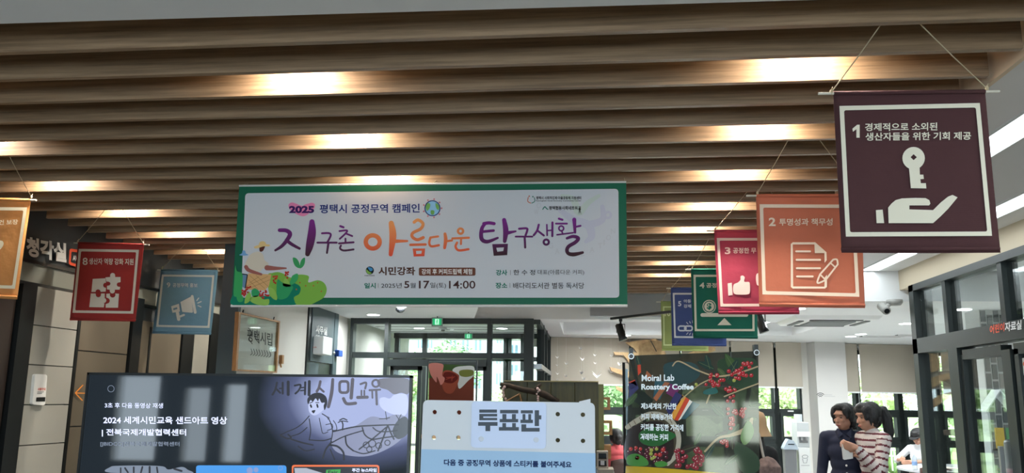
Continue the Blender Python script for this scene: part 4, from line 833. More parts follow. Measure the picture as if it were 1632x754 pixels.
Text(p, .0012).vput(v7b, '다음 중 공정무역 상품에 스티커를 붙여주세요', 258, 500, 1365, 556, .035, -20).build(pmat(26, 44, 84), t)
MB().box(-.5, -.46, YV+.012, YV+.04, 0, 1.4).box(-.01, .03, YV+.012, YV+.04, 0, 1.4).box(-.5, -.46, YV-.2, YV+.35, 0, .03).box(-.01, .03, YV-.2, YV+.35, 0, .03).build('legs', M_black, t)

# --- coffee poster stand
YM = 3.5; p = PYp(YM); z8 = view(1000, 560, 3.886)
t = thing('poster_stand', (p(1105, 700).x, YM, 0), 'translucent dark coffee poster clipped between two black hooks on a stand', 'poster')
film = mat('poster_film', rgb(30, 36, 30), .04, vary=.6, vscale=7, alpha=.965, spec=.5)
t_root = t; t = layer('film', [[[(1003, 567), (1208.5, 559.5), (1212, 900), (993, 900)]]], p, 0, film, t)
P_ = lambda nm, sh, c, off=.002: layer(nm, sh, p, off, pmat(*c, 1.0, .05), t, z8)
P_('dim_leaves', [blob([(560, 60), (700, 40), (800, 60), (800, 200), (700, 230), (600, 180)]), blob([(660, 560), (800, 640), (810, 740), (700, 740)])], (38, 62, 44), .0008)
P_('dim_leaves', [blob([(230, 80), (400, 70), (450, 140), (380, 200), (260, 200)])], (40, 66, 70), .0009)
for k_ in range(26):
    lx, ly, la, ls = random.uniform(20, 800), random.uniform(20, 690), random.uniform(0, 6.28), random.uniform(34, 70)
    ca, sa = math.cos(la), math.sin(la); q_ = lambda u, v: (lx+ls*(u*ca-v*sa), ly+ls*(u*sa+v*ca))
    if 60 < lx < 420 and 120 < ly < 580: continue
    P_('dim_leaf', [blob([q_(-1, 0), q_(-.3, .38), (q_(.5, .3)), q_(1.1, 0), q_(.5, -.3), q_(-.3, -.38)])], random.choice(((40, 66, 42), (54, 80, 46), (30, 54, 50), (66, 84, 52), (44, 38, 34))), .001+k_*.00002)
    P_('leaf_rib', [stroke([q_(-.9, 0), q_(.9, 0)], 2.5)], (88, 106, 72), .00165)
P_('yellow_band', [[[(-10, 710), (120, 716), (400, 738), (600, 756), (840, 790), (850, 1300), (-40, 1300)]]], (196, 164, 40))
P_('flag', [quad((300, 250), (350, 280), (260, 400), (240, 360)), quad((8, 200), (50, 180), (70, 230), (10, 290))], (48, 50, 96))
P_('flag', [quad((340, 270), (362, 285), (290, 425), (268, 400))], (214, 150, 60)); P_('flag', [quad((362, 285), (385, 300), (312, 430), (292, 425)), quad((10, 190), (46, 176), (60, 215), (20, 240)), quad((62, 85), (82, 82), (84, 130), (66, 150))], (196, 66, 44)); P_('flag', [quad((385, 300), (402, 312), (330, 420), (314, 430))], (222, 216, 208))
P_('flag', [quad((402, 312), (450, 330), (360, 420), (332, 420)), quad((170, 180), (250, 190), (200, 300), (160, 290))], (44, 84, 96)); P_('flag', [quad((90, 240), (160, 300), (130, 370), (40, 310))], (20, 34, 30), .0025)
P_('flag', [quad((230, 190), (262, 195), (180, 310), (160, 290)), quad((120, 120), (150, 150), (130, 180), (110, 150))], (160, 96, 66), .003)
P_('flag', [quad((262, 200), (330, 220), (290, 290), (240, 260))], (110, 44, 96), .0015)
P_('branch', [stroke([(280, 90), (320, 62), (440, 120), (560, 155), (700, 130), (805, 95)], [8, 8, 9, 10, 10, 9]), stroke([(810, 200), (700, 240), (600, 280)], 8), stroke([(330, 300), (440, 210), (520, 170)], 7), stroke([(480, 620), (560, 540), (640, 520), (740, 480), (770, 420)], [12, 14, 20, 34, 20]), stroke([(540, 190), (490, 320)], 10)], (168, 150, 118))
P_('basket_rim', [stroke([(0, 470), (60, 430), (140, 392), (230, 405), (290, 460), (318, 540), (300, 640), (250, 700)], [30, 34, 36, 36, 34, 30, 28, 20])], (170, 164, 148)); P_('basket_inside', [blob([(0, 500), (100, 440), (220, 440), (280, 520), (280, 640), (230, 690), (0, 690)])], (36, 26, 26), .0025)
P_('rim_weave', [stroke([(a_, b_), (a_+14, b_+26)], 5) for a_, b_ in ((10, 448), (40, 430), (75, 412), (110, 394), (150, 378), (190, 382), (230, 395), (262, 420), (290, 460))], (110, 98, 84), .0028)  # darker weave strokes printed across the basket rim
P_('leaf', [blob([(80, 500), (150, 470), (240, 490), (300, 520), (250, 560), (180, 590), (100, 575), (70, 540)])], (38, 96, 48), .003); P_('leaf', [blob([(0, 650), (60, 635), (120, 670), (125, 705), (60, 712), (0, 700)]), blob([(170, 690), (220, 680), (250, 700), (220, 715), (180, 714)])], (66, 130, 56), .0045)
P_('leaf', [blob([(745, 430), (780, 470), (775, 530), (730, 580), (700, 545), (710, 490)])], (84, 120, 62), .003); P_('leaf', [blob([(480, 240), (540, 225), (560, 255), (510, 268), (470, 262)])], (36, 92, 90), .003)
rr = random.Random(3)
def cherries(nm, spots, c, r0, off):
    P_(nm, [disc(x, y, rr.uniform(.85, 1.15)*r0, n=14) for x, y in spots], c, off)['kind'] = 'stuff'; layer(nm+'_glint', [disc(x-r0*.3, y-r0*.35, r0*.22, n=8) for x, y in spots], p, off+.0006, pmat(222, 190, 190, 1.0, .05), t, z8)
cl = []
for cx_, cy_, n_, sx, sy_ in ((540, 180, 18, 55, 38), (660, 140, 14, 45, 30), (735, 110, 16, 45, 40), (630, 240, 9, 40, 16), (690, 380, 16, 70, 26), (645, 460, 9, 14, 60), (600, 570, 8, 26, 24), (640, 290, 4, 20, 20)):
    for k in range(n_): cl.append((cx_+rr.uniform(-sx, sx), cy_+rr.uniform(-sy_, sy_)))
cherries('cherries', cl, (160, 34, 44), 11, .0035)
cherries('cherries', [(rr.uniform(300, 470), rr.uniform(600, 730)) for k in range(34)], (132, 30, 48), 14, .004)
cherries('cherries', [(rr.uniform(5, 250), rr.uniform(590, 690)) for k in range(40)], (74, 22, 38), 13, .003); cherries('green_cherries', [(148, 612), (145, 635), (165, 655), (150, 665), (180, 605), (425, 205), (660, 180)], (150, 160, 70), 11, .0042)
cherries('red_cherries', [(20, 605), (52, 598), (80, 605), (200, 640), (175, 640), (60, 660), (220, 610)], (170, 50, 50), 12, .0042)
wt = mat('poster_letters', rgb(214, 224, 232, 1.2), .5)
Text(p, .006).vput(z8, 'Moiral Lab', 88, 146, 290, 186, .022, 3).vput(z8, 'Roastery Coffee', 86, 202, 410, 248, .03, 0).build(wt, t)
Text(p, .006).vput(z8, '제3세계의 가난한', 84, 320, 304, 358, .03, -2).vput(z8, '커피 재배농가의', 83, 385, 278, 424, .03, -2).vput(z8, '커피를 공정한 가격에', 82, 448, 346, 490, .03, -6).vput(z8, '거래하는 커피', 80, 508, 252, 550, .03, -4).build(wt, t)
t = t_root
for px, py, nm in ((1006, 567, 1), (1206, 561, -1)):
    q = p(px, py, .01); MB().tube([q+Vector((0, -.001, 0)), q+Vector((0, .012, 0))], .012, 18).build('grommet', M_black, t)
    layer('grommet_ring', [ring(px, py+1, 4, 1.2)], p, .013, M_brass, t); MB().box(q.x-.008, q.x+.008, YM-.006, YM+.03, q.z, q.z+.03).build('hook', M_black, t)
zz_ = p(1105, 900).z
MB().tube([p(1006, 563)+Vector((0, .02, 0)), (p(1105, 700).x, YM+.06, .5), (p(1105, 700).x, YM+.1, .03)], .008).tube([p(1206, 557)+Vector((0, .02, 0)), (p(1105, 700).x, YM+.06, .5), (p(1105, 700).x, YM+.25, .015)], .008).tube([p(1003, 900)+Vector((0, .02, 0)), (p(1105, 700).x, YM+.06, .5), (p(1105, 700).x-.3, YM-.2, .015)], .008).tube([p(1209, 900)+Vector((0, .02, 0)), (p(1105, 700).x, YM+.06, .5), (p(1105, 700).x+.3, YM-.2, .015)], .008).build('stand', M_black, t)
# --- black tube frame stand behind it
YK = 4.1; p = PYp(YK); t = thing('display_stand', (p(1040, 700).x, YK, 0), 'black tube display frame standing behind the coffee poster', 'display stand')
a, b = p(994, 578), p(1084, 578)
MB().tube([(a.x, YK, 0.01), (a.x, YK, a.z), (b.x, YK, a.z), (b.x, YK, .01)], .007, 8).box(a.x-.02, a.x+.02, YK-.2, YK+.2, 0, .02).box(b.x-.02, b.x+.02, YK-.2, YK+.2, 0, .02).build('frame', M_black, t)
MB().tube([(a.x+.014, YK+.02, .05), (a.x+.014, YK+.02, a.z-.03)], .006).build('side_tube', mat('pale_blue_tube', rgb(170, 200, 220), .3), t)

# --- food poster frame behind the voting board
YF = 5.0; p = PYp(YF); z9 = view(660, 490, 4.433); t = thing('framed_poster', (p(722, 700).x, YF, 0), 'poster of a red clay pot and white cloth in a thin black standing frame', 'poster')
a, b = p(682, 574), p(760, 574); pb = p(722, 700).z
MB().box(a.x-.004, a.x+.004, YF, YF+.02, 0, a.z).box(b.x-.004, b.x+.004, YF, YF+.02, 0, a.z).box(a.x, b.x, YF, YF+.02, a.z-.008, a.z).box(a.x-.02, a.x+.02, YF-.15, YF+.15, 0, .02).box(b.x-.02, b.x+.02, YF-.15, YF+.15, 0, .02).build('frame', M_black, t)
layer('poster', [quad((106, 398), (424, 410), (420, 800), (100, 800))], p, .003, pmat(116, 58, 44), t, z9); layer('poster', [quad((106, 398), (424, 410), (422, 500), (104, 500))], p, .0036, pmat(60, 84, 44), t, z9)
layer('table_top', [quad((103, 500), (330, 480), (420, 480), (418, 660))], p, .0038, pmat(116, 58, 44), t, z9)
layer('cloth', [blob([(290, 425), (340, 415), (420, 418), (420, 480), (380, 520), (320, 575), (308, 520), (318, 480), (272, 450)])], p, .0042, pmat(206, 208, 204), t, z9)
layer('herbs', [blob([(320, 450), (360, 440), (415, 445), (416, 478), (370, 492), (325, 482)])], p, .005, pmat(110, 116, 56), t, z9)
layer('pot', [blob([(195, 480), (215, 448), (260, 448), (305, 470), (318, 500), (300, 560), (270, 605), (225, 604), (200, 560)])], p, .0048, pmat(150, 74, 54), t, z9)
layer('sauce', [blob([(205, 480), (220, 458), (262, 458), (300, 478), (308, 505), (270, 535), (220, 530), (205, 510)])], p, .0055, pmat(96, 28, 22), t, z9)
layer('sauce_bits', [stroke([(rr.uniform(225, 290), rr.uniform(470, 520)), (rr.uniform(225, 290), rr.uniform(470, 520))], 5) for k in range(6)], p, .006, pmat(150, 60, 44), t, z9)
layer('hand_print', [blob([(108, 398), (200, 400), (204, 440), (198, 480), (216, 500), (208, 530), (188, 548), (176, 520), (160, 490), (158, 530), (132, 500), (112, 460)])], p, .0058, pmat(196, 126, 116), t, z9)

# --- olive folding screen with a branch
YO = 6.0; p = PYp(YO); q0, q1 = p(803, 608), p(954, 610)
t = thing('wooden_screen', ((q0.x+q1.x)/2, YO, 0), 'tall olive green stained wooden panel behind the voting board', 'panel')
ol = wood('olive_wood', rgb(52, 52, 24), rgb(84, 80, 38), (4, 4, .5), .5, 5)
nb = 4; W_ = (q1.x-q0.x)/nb
for k in range(nb): bevel(box('plank', q0.x+W_*k+.001, q0.x+W_*(k+1)-.001, YO, YO+.03, .02, q0.z, ol, t), .002, 1)
box('back_board', q0.x+.002, q1.x-.002, YO+.03, YO+.036, .02, q0.z-.002, ol, t)  # added board that stops light shining through the plank gaps
box('side_board', q1.x, q1.x+.035, YO, YO+.3, .0, q1.z-.01, wood('olive_light', rgb(96, 96, 52), rgb(128, 126, 74), (4, 4, .5), .5, 5), t); box('foot', q0.x, q0.x+.06, YO-.1, YO+.3, 0, .02, ol, t)
box('cap', q0.x, q1.x, YO-.005, YO+.035, q0.z, q0.z+.008, mat('pale_edge', rgb(150, 140, 100), .6), t)
zA = view(640, 480, 2.753)
bk = wood('bark', rgb(28, 22, 16), rgb(60, 46, 34), (3, 3, 3), .8)
t = thing('driftwood_branch', tuple(PYp(YO-.04)(850, 622)), 'dark crooked branch fixed across the olive panel with small flower strings', 'branch')
P2 = PYp(YO-.03)
MB().tube([P2(797, 612), P2(812, 615), P2(832, 621), P2(856, 625), P2(868, 629), P2(890, 641)], [.014, .017, .02, .022, .026, .02], 10).build('branch', bk, t, True)
MB().tube([P2(797, 619), P2(804, 617), P2(812, 615)], [.01, .014, .014], 8).tube([P2(853, 622), P2(858, 616), P2(862, 612)], [.016, .012, .008], 8).build('twig', bk, t, True)
for bx_, by_ in ((803, 616), (857, 619)):
    m_ = MB(); fl = MB()
    m_.tube([P2(bx_, by_), P2(bx_+1, by_+12), P2(bx_+3, by_+24)], .0015, 5)
    for k in range(7): fl.ball(P2(bx_+rr.uniform(-2, 3), by_+k*3.2+rr.uniform(-1, 1), .02), rr.uniform(.006, .011), 7, 5)
    m_.build('string', M_cord, t); tag(fl.build('blossoms', mat('blossom', rgb(206, 180, 180), .7, vary=.5, vscale=30), t), kind='stuff')
t = thing('small_easel', tuple(P2(817, 650)), 'small bare wooden frame leaning against the olive panel', 'easel')
MB().tube([P2(806, 640, .03), P2(828, 628, .03)], .006, 6).tube([P2(828, 628, .03), P2(836, 660, .03)], .006, 6).tube([P2(806, 640, .03), P2(803, 670, .03)], .006, 6).build('frame', wood('frame_wood', rgb(120, 86, 52), rgb(160, 120, 76)), t)
t = thing('paper_card', tuple(PYp(2.64)(934, 641)), 'white folded card sticking up behind the right corner of the voting board', 'card')
pc = PYp(2.63); MB().hexa([pc(923, 640), pc(941, 635.8), pc(941, 650), pc(923, 650)], (0, .002, 0)).build('front_leaf', M_bd, t); MB().hexa([pc(925, 640)+Vector((0, .01, 0)), pc(939, 637)+Vector((0, .01, 0)), pc(939, 650)+Vector((0, .01, 0)), pc(925, 650)+Vector((0, .01, 0))], (0, .002, 0)).build('back_leaf', M_bd, t)
# cubbies on the side of the screen
wdn = wood('cubby_wood', rgb(150, 106, 58), rgb(190, 146, 92), (1, 8, 8), .5)
pY = PYp(YO+.02)
def cubby(pa, pb_, th, m, lb, YO=YO):
    pY = PYp(YO+.02); a, b = pY(*pa), pY(*pb_); t = thing('box_shelf', ((a.x+b.x)/2, YO, b.z), lb, 'shelf', 'little box shelves beside the olive panel'); y0, y1 = YO+.02, YO+.15
    MB().box(a.x, b.x, y0, y1, a.z-th, a.z).build('top', m, t); MB().box(a.x, b.x, y0, y1, b.z, b.z+th).build('bottom', m, t); MB().box(a.x, a.x+th, y0, y1, b.z+th, a.z-th).build('side', m, t); MB().box(b.x-th, b.x, y0, y1, b.z+th, a.z-th).build('side', m, t)
    return t, a, b
cubby((957.5, 633), (972.6, 653.5), .018, wdn, 'topmost little open wooden box shelf at the edge of the olive panel')
cubby((957, 670.5), (976, 693.5), .018, wdn, 'middle open wooden box shelf beside the olive panel, level with the pink woman')
cubby((957.5, 709.5), (974, 732), .03, wdn, 'lowest wooden box shelf above the grey printed box')
Y5 = YO-.22; pY = PYp(Y5+.02)
t, a, b = cubby((951, 719.5), (969.5, 747), .012, mat('grey_card', rgb(150, 146, 138), .6), 'grey box with a window standing below the wooden box shelves', Y5)
box('divider', a.x+.012, b.x-.012, Y5+.02, Y5+.15, (a.z+b.z)/2-.005, (a.z+b.z)/2+.005, mat('grey_card'), t); box('back', a.x, b.x, Y5+.15, Y5+.155, b.z, a.z, M_black, t)
box('label_card', a.x+.025, b.x-.025, Y5+.03, Y5+.032, b.z+.02, b.z+.06, M_bd, t)
t = thing('side_table', ((pY(960, 750).x), Y5+.05, 0), 'small table under the grey box behind the voting board', 'table')
zt_2 = pY(960, 747).z; bevel(box('table_top', pY(925, 750).x, pY(978, 750).x, Y5-.02, Y5+.19, zt_2-.03, zt_2, mat('grey_card'), t), .003)
for xx in (925, 974):
    for yy in (.0, .15): box('leg', pY(xx, 750).x+.005, pY(xx, 750).x+.025, Y5+yy, Y5+yy+.02, 0, zt_2-.03, M_brass, t)

# ================================================================== LEFT WALL THINGS
t = thing('room_sign', tuple(LW(75, 400)), 'white raised letters on the dark board high on the left wall', 'sign')
Text(LW, .03).put('청각실', 42, 377, 106, 408, .045, -11).build(M_white, t)
t = thing('badge', tuple(LW(119, 411)), 'orange rounded square outline badge beside the white wall letters', 'sign')
layer('outline', [[rquad((111, 396), (130, 399), (128, 427), (109.5, 422), 4), rquad((114, 401), (127, 403), (125, 422), (112.5, 418), 2)]], LW, .03, mat('orange_letter'), t)
Text(LW, .03).put('AV', 116, 407, 124, 415, .03, -1).build(M_white, t)
t = thing('wall_panel_device', tuple(LW(63, 620)), 'white rounded notice holder fixed on the pale wall panels at left', 'notice')
plate('case', [rquad((56, 596), (75.5, 597), (72, 646), (51.5, 645), 4)], LW, .075, .03, M_white, t)
layer('black_label', [quad((58, 633.5), (72.5, 633), (71.8, 640), (57.4, 640))], LW, .077, M_black, t)
Text(LW, .077).put('사용안내', 60, 618, 72.5, 622.5, .03, 0).build(mat('red_print', rgb(200, 70, 40), .6), t); layer('fine_print', [quad((59.5, 624.5), (70, 624.3), (70, 625.2), (59.4, 625.4)), quad((59.2, 626.8), (67, 626.6), (67, 627.5), (59.1, 627.7))], LW, .077, pmat(120, 120, 120), t)
t = thing('arrow_sign', tuple(LW(126, 626)), 'thin orange arrow pointing left on the taupe wall beside the television', 'sign')
layer('arrow', [stroke([(132, 614), (120, 626.5), (131, 638)], 1.8, 1), stroke([(121, 626.5), (150, 627)], 1.6)], LW, .025, mat('orange_print', rgb(226, 140, 50), .5), t)
t = thing('framed_calligraphy', tuple(WP(411, 545)), 'brush calligraphy in a thin wooden frame hung on the white corridor wall', 'picture')
fq = ((381, 497), (446.8, 512), (441.7, 594.5), (375.5, 591))
wdf = wood('picture_wood', rgb(140, 96, 50), rgb(176, 128, 74), (4, 4, 1), .45)
def side(a, b, c_, d): return [WP(*v, .0) for v in (a, b, c_, d)]
inn = qframe(*fq, 1.6)[1]; plate('frame', [list(fq), [(384, 500.5), (444.8, 514), (439.8, 592), (378.6, 588.5)]], WP, .035, .035, wdf, t)
layer('paper', [quad((383, 499), (446, 513), (441, 593), (377, 590))], WP, .01, mat('rice_paper', rgb(200, 204, 196), .7), t)
layer('glass', [quad((384, 500.5), (444.8, 514), (439.8, 592), (378.6, 588.5))], WP, .03, M_glass, t)
ink = mat('brush_ink', rgb(24, 24, 24), .7)
Text(WP, .012).put('평택시립', 394, 524, 434, 544, .012, -8).build(ink, t)
layer('brush_strokes', [stroke([(396, 523), (401, 530), (397, 540), (402, 548)], 1.2), stroke([(410, 526), (407, 538), (412, 546)], 1.0)]+[stroke([(400+k*4.2, 556+k*.5), (402+k*4.2, 563+k*.5), (399+k*4.2, 566+k*.5)], .9) for k in range(8)], WP, .012, ink, t)
MB().tube([WP(388, 494, .02), WP(387, 498, .02)], .006).tube([WP(437, 505.5, .02), WP(436, 509, .02)], .006).build('hanger', M_black, t)
t = thing('wall_hook', tuple(WP(447, 575)), 'small brown hook on the white wall right of the framed calligraphy', 'hook')
MB().box(XW, XW+.03, WP(446, 575).y-.02, WP(446, 575).y+.03, WP(446, 580).z, WP(446, 566).z).build('plate', wdf, t); MB().tube([WP(447, 580, .03), WP(448, 585, .05)], .008).build('peg', wdf, t)
t = thing('room_sign', tuple(WP(512, 527)), 'small white raised letters on the slate door head of the corridor', 'sign')
Text(WP, .035).put('사무실', 503.5, 518, 521.4, 531, .03, -4).put('Office', 503.5, 533.5, 514, 536.5, .02, -2).build(M_white, t)
def wallbox(name, px0, px1, py0, py1, d, m, parent): 
    y0_, y1_ = wy(px0), wy(px1); zt_3, zb_3 = WP((px0+px1)/2, py0).z, WP((px0+px1)/2, py1).z
    return bevel(box(name, XW+.03, XW+.03+d, y0_, y1_, zb_3, zt_3, m, parent), .01)
t = thing('dispenser', tuple(WP(500, 552, .08)), 'white wall dispenser with small red print beside the dark office door', 'dispenser')
wallbox('case', 494, 509, 537, 566, .12, M_white, t); Dp = Plane((XW+.03, wy(494)-.002, 0), (0, -1, 0))
Text(PYp(wy(494)-.001), .001).put('손소독', 497.5, 552.5, 504.5, 554.8, .02).build(mat('red_print'), t)
t = thing('blue_holder', tuple(WP(531, 563, .06)), 'small blue holder on the door edge near the glass entrance', 'holder')
wallbox('cup', 529, 535, 558, 568.5, .06, mat('blue_plastic', rgb(30, 70, 150), .4), t); MB().ball(WP(532, 563, .09), .02).build('clip', M_brass, t)

# ================================================================== WINDOW WALL THINGS
M_blind = mat('blind_cloth', rgb(170, 162, 148), .9, bump=.1, bscale=200, vary=.02)
zbl = WW(1250, 617).z; zbl2 = WW(1450, 626).z
segs = [(870, 1002, zbl), (1004, 1082, zbl), (1085, 1162, zbl), (1165, 1232.5, zbl), (1236.5, 1277, zbl), (1338.5, 1366.5, zbl2), (1370, 1497, zbl2), (1500, 1559, zbl2), (1562, 1638, zbl2)]
where = ['the wide one behind the paper birds', 'above the left of the coffee poster', 'above the middle of the coffee poster', 'above the right of the coffee poster', 'left of the white column', 'narrow one right of the white column', 'widest one, left of the shopfront post', 'seen through the first shopfront pane', 'seen through the glass shopfront door']
for (a, b, z), wh in zip(segs, where):
    ua, ub = wu(a), wu(b); t = thing('roller_blind', tuple(ww((ua+ub)/2, 2.5, .03)), 'beige roller blind pulled half down, '+wh, 'blind', 'roller blinds on the window wall')
    wwbox(MB(), ua, ub, z, 2.595, .0615, .0635).build('fabric', M_blind, t); wwbox(MB(), ua, ub, z-.02, z+.005, .056, .07).build('bottom_bar', M_white, t)
    MB().tube([ww(ua, 2.54, .03), ww(ub, 2.54, .03)], .03, 12).build('roller', M_white, t); MB().tube([ww(ub-.01, 2.5, .05), ww(ub-.01, 1.6, .05)], .003, 5).build('pull_cord', M_white, t)
# wooden tree silhouettes
TP = Plane(W0+WNn*.16, WNn); ply = wood('plywood', rgb(170, 138, 96), rgb(200, 170, 124), (2, 2, 2), .5)
def tree_cut(shapes, plane, m, th, t):
    for s in shapes:
        if s[0] == 'strip':
            _, L_, R_, a, b = s; loop = L_+[(b[0]+b[2]*math.cos(x), b[1]+b[2]*math.sin(x)) for x in ()]+R_[::-1]; plate('branch', [loop], plane, 0, th, m, t)
        else: plate('branch', s, plane, 0, th, m, t)
t = thing('wooden_tree', tuple(TP(1062, 700))[:2]+(0,), 'pale plywood tree silhouette with flat branches by the far windows', 'tree cutout')
tree_cut([stroke([(1062, 940), (1060, 720), (1052, 640), (1040, 570), (1030, 545)], [70, 46, 40, 44, 30]), [[(978, 561), (980, 566), (994, 566), (1008, 585), (1040, 600), (1040, 575), (1016, 562)]], [[(997, 546), (1010, 555), (1018, 566), (1050, 575), (1060, 545), (1030, 541)]], [[(972, 585), (974, 591), (1002, 602), (1030, 622), (1050, 640), (1045, 612), (1010, 594)]], [[(981, 615), (983, 621), (1004, 632), (1040, 660), (1050, 650), (1010, 624)]],
          stroke([(1055, 640), (1080, 590), (1118, 562), (1140, 556)], [34, 26, 14, 6])], TP, ply, .03, t)
layer('carved_line', [stroke([(1037, 543), (1042, 552), (1046, 560)], 1.4)], TP, .004, M_black, t)
# origami birds on threads
zB = view(860, 480, 4.295); bp_ = PYp(12.2); ori = mat('origami_white', rgb(226, 226, 224), .6)
birds = [(280, 325, 1), (292, 398, 1.3), (120, 385, 1), (182, 428, 1), (120, 440, .7), (378, 370, .9), (380, 425, .8), (490, 375, .8), (286, 490, 1.4), (302, 532, 1.2), (122, 497, .9), (180, 512, 1), (392, 512, 2.2), (548, 432, 1.2), (490, 490, .7), (122, 540, .7)]
wordz = ['topmost of the dense string', 'second of the dense string', 'highest at the far left', 'left of the middle string', 'second at the far left', 'highest in the gap between the strings', 'small one in the middle gap', 'highest on the right string', 'large one low on the dense string', 'lowest on the dense string', 'third at the far left', 'low on the second string from the left', 'largest with spread wings above the olive panel', 'near the black display frame', 'lowest on the right string', 'lowest at the far left']
for (x, y, s), wz in zip(birds, wordz):
    c_ = bp_(*zB(x, y)); s_ = s*.034; t = thing('origami_bird', tuple(c_), 'white folded paper bird on a thread, '+wz, 'paper bird', 'paper birds hanging before the blinds')
    a_ = rr.uniform(-.6, .6); R2 = Matrix.Rotation(a_, 3, 'Z'); g_ = lambda *v: c_+R2 @ (Vector(v)*s_)
    mk('wings', [g_(0, 0, 0), g_(-1, .4, 1.0), g_(-.25, 0, .1), g_(.9, -.5, 1.1), g_(.25, 0, .1)], [(0, 1, 2), (0, 4, 3)], ori, t); mk('body', [g_(-.3, 0, .1), g_(.3, 0, .1), g_(0, .15, -.5), g_(.9, 0, .35), g_(-.9, 0, .5), g_(0, -.15, -.5)], [(0, 2, 1), (1, 2, 3), (0, 4, 2), (0, 1, 5), (1, 3, 5), (0, 5, 4)], ori, t)
    MB().tube([c_, (c_.x, c_.y, 2.8)], .0003, 4).build('thread', M_white, t)
# column print
CPn = Plane(W0+WNn*.281, WNn); t = thing('wifi_mark', tuple(CPn(1308, 630)), 'small black wireless symbol printed on the white column', 'sign')
layer('waves', [stroke(arc(1307.5, 634, r, n=7, a0=-138, a1=-42), 1.0, 2) for r in (7.5, 5, 2.6)], CPn, .001, M_black, t); layer('fine_print', [quad((1313.5, 628.5), (1326, 629), (1326, 629.8), (1313.5, 629.3)), quad((1313.5, 631), (1331, 631.6), (1331, 632.4), (1313.5, 631.8))], CPn, .001, pmat(150, 150, 150), t)
# litter bin, leaflet tower
YBn = 11.4; p = PYp(YBn); a, b = p(1248.5, 716), p(1267, 716); cx_, w_ = (a.x+b.x)/2, (b.x-a.x)
t = thing('litter_bin', (cx_, YBn, 0), 'tall grey litter bin with a sloping pale lid near the far windows', 'bin'); zt_4 = p(1257, 716).z; wb = w_*.42
MB().add([(cx_-wb, YBn-wb, 0), (cx_+wb, YBn-wb, 0), (cx_+wb, YBn+wb, 0), (cx_-wb, YBn+wb, 0), (cx_-w_/2, YBn-w_/2, zt_4), (cx_+w_/2, YBn-w_/2, zt_4), (cx_+w_/2, YBn+w_/2, zt_4), (cx_-w_/2, YBn+w_/2, zt_4)], [(3, 2, 1, 0), (0, 1, 5, 4), (1, 2, 6, 5), (2, 3, 7, 6), (3, 0, 4, 7)]).build('body', mat('bin_grey', rgb(96, 98, 100), .5), t)
lz = zt_4; pr = [(-w_/2-.01, 0), (-w_/2-.01, .02), (-w_/2+.02, .08), (0-.02, .13), (w_/2-.03, .11), (w_/2+.02, .02), (w_/2+.02, 0)]; n_ = len(pr)
mk('lid', [(cx_+x, YBn-w_/2-.01, lz+z) for x, z in pr]+[(cx_+x, YBn+w_/2+.01, lz+z) for x, z in pr], [tuple(range(n_))[::-1], tuple(range(n_, 2*n_))]+[(i, (i+1) % n_, n_+(i+1) % n_, n_+i) for i in range(n_)], mat('bin_lid', rgb(150, 162, 172), .35), t)
box('slot', cx_-.03, cx_+.05, YBn-w_/2-.013, YBn-w_/2-.009, lz+.06, lz+.07, M_black, t)
t = thing('water_purifier', (p(1280, 700).x, YBn, 0), 'slim white water dispenser tower beside the litter bin', 'water dispenser')
a, b = p(1269, 673), p(1288, 673); z1_ = a.z; a2, b2 = p(1271, 713), p(1291.5, 754); zm = a2.z
bevel(box('upper_body', a.x, b.x, YBn-.02, YBn+.28, zm, z1_, mat('appliance_grey', rgb(176, 180, 180), .4), t), .006); bevel(box('lower_body', a2.x, b2.x, YBn-.05, YBn+.3, 0, zm, mat('appliance_white', rgb(200, 202, 200), .4), t), .006)
box('recess', a.x+.02, b.x-.02, YBn-.023, YBn-.02, p(1280, 706).z, p(1280, 696).z, mat('recess_grey', rgb(110, 112, 112), .5), t); box('tap_panel', a.x, b.x, YBn-.05, YBn-.02, p(1280, 696).z, p(1280, 688).z, M_white, t)
for dx in (.05, .11): MB().tube([(a.x+dx, YBn-.04, p(1280, 697).z), (a.x+dx, YBn-.04, p(1280, 702).z)], .013, 8).build('tap', mat('tap_grey', rgb(140, 140, 140), .3), t)
MB().tube([(a.x+.05, YBn+.1, z1_), (a.x+.05, YBn+.1, z1_+.1)], .05, 14).build('cup_tube', mat('cup_clear', rgb(190, 196, 200), .3), t); pq = PYp(YBn-.052)
layer('cup_print', [[arc(1283, 728, 5, 3, 16), arc(1283, 728, 4.2, 2.3, 16)], stroke([(1279, 731), (1280.5, 738), (1285.5, 738), (1287, 731)], .8, 1), stroke([(1277, 742), (1290, 742)], .6)], pq, .001, pmat(90, 96, 100), t)
# round study table, notebook, pen case, bottle
YT2 = 12.3; tx, tr2, tz = 5.25, .98, .74
t = thing('round_table', (tx, YT2, 0), 'large round grey study table near the far windows', 'table')
MB().lathe((tx, YT2, 0), [(tr2-.02, tz-.035), (tr2, tz-.03), (tr2, tz-.004), (tr2-.01, tz)], 48).build('table_top', mat('table_laminate', rgb(176, 178, 182), .22), t)
for k in range(6): a_ = 2*PI*k/6+.3; MB().tube([(tx+.75*math.cos(a_), YT2+.75*math.sin(a_), tz-.035), (tx+.8*math.cos(a_), YT2+.8*math.sin(a_), 0)], .025, 10).build('leg', M_black, t)
MB().lathe((tx, YT2, 0), [(.8, tz-.10), (.82, tz-.10), (.82, tz-.035), (.8, tz-.035)], 36).build('apron', wood('dark_apron', rgb(50, 38, 32), rgb(74, 58, 48)), t)
t = thing('open_book', (tx-.5, YT2+.15, tz), 'large open book lying on the round study table', 'book'); mp_ = mat('page_cream', rgb(196, 190, 172), .7)
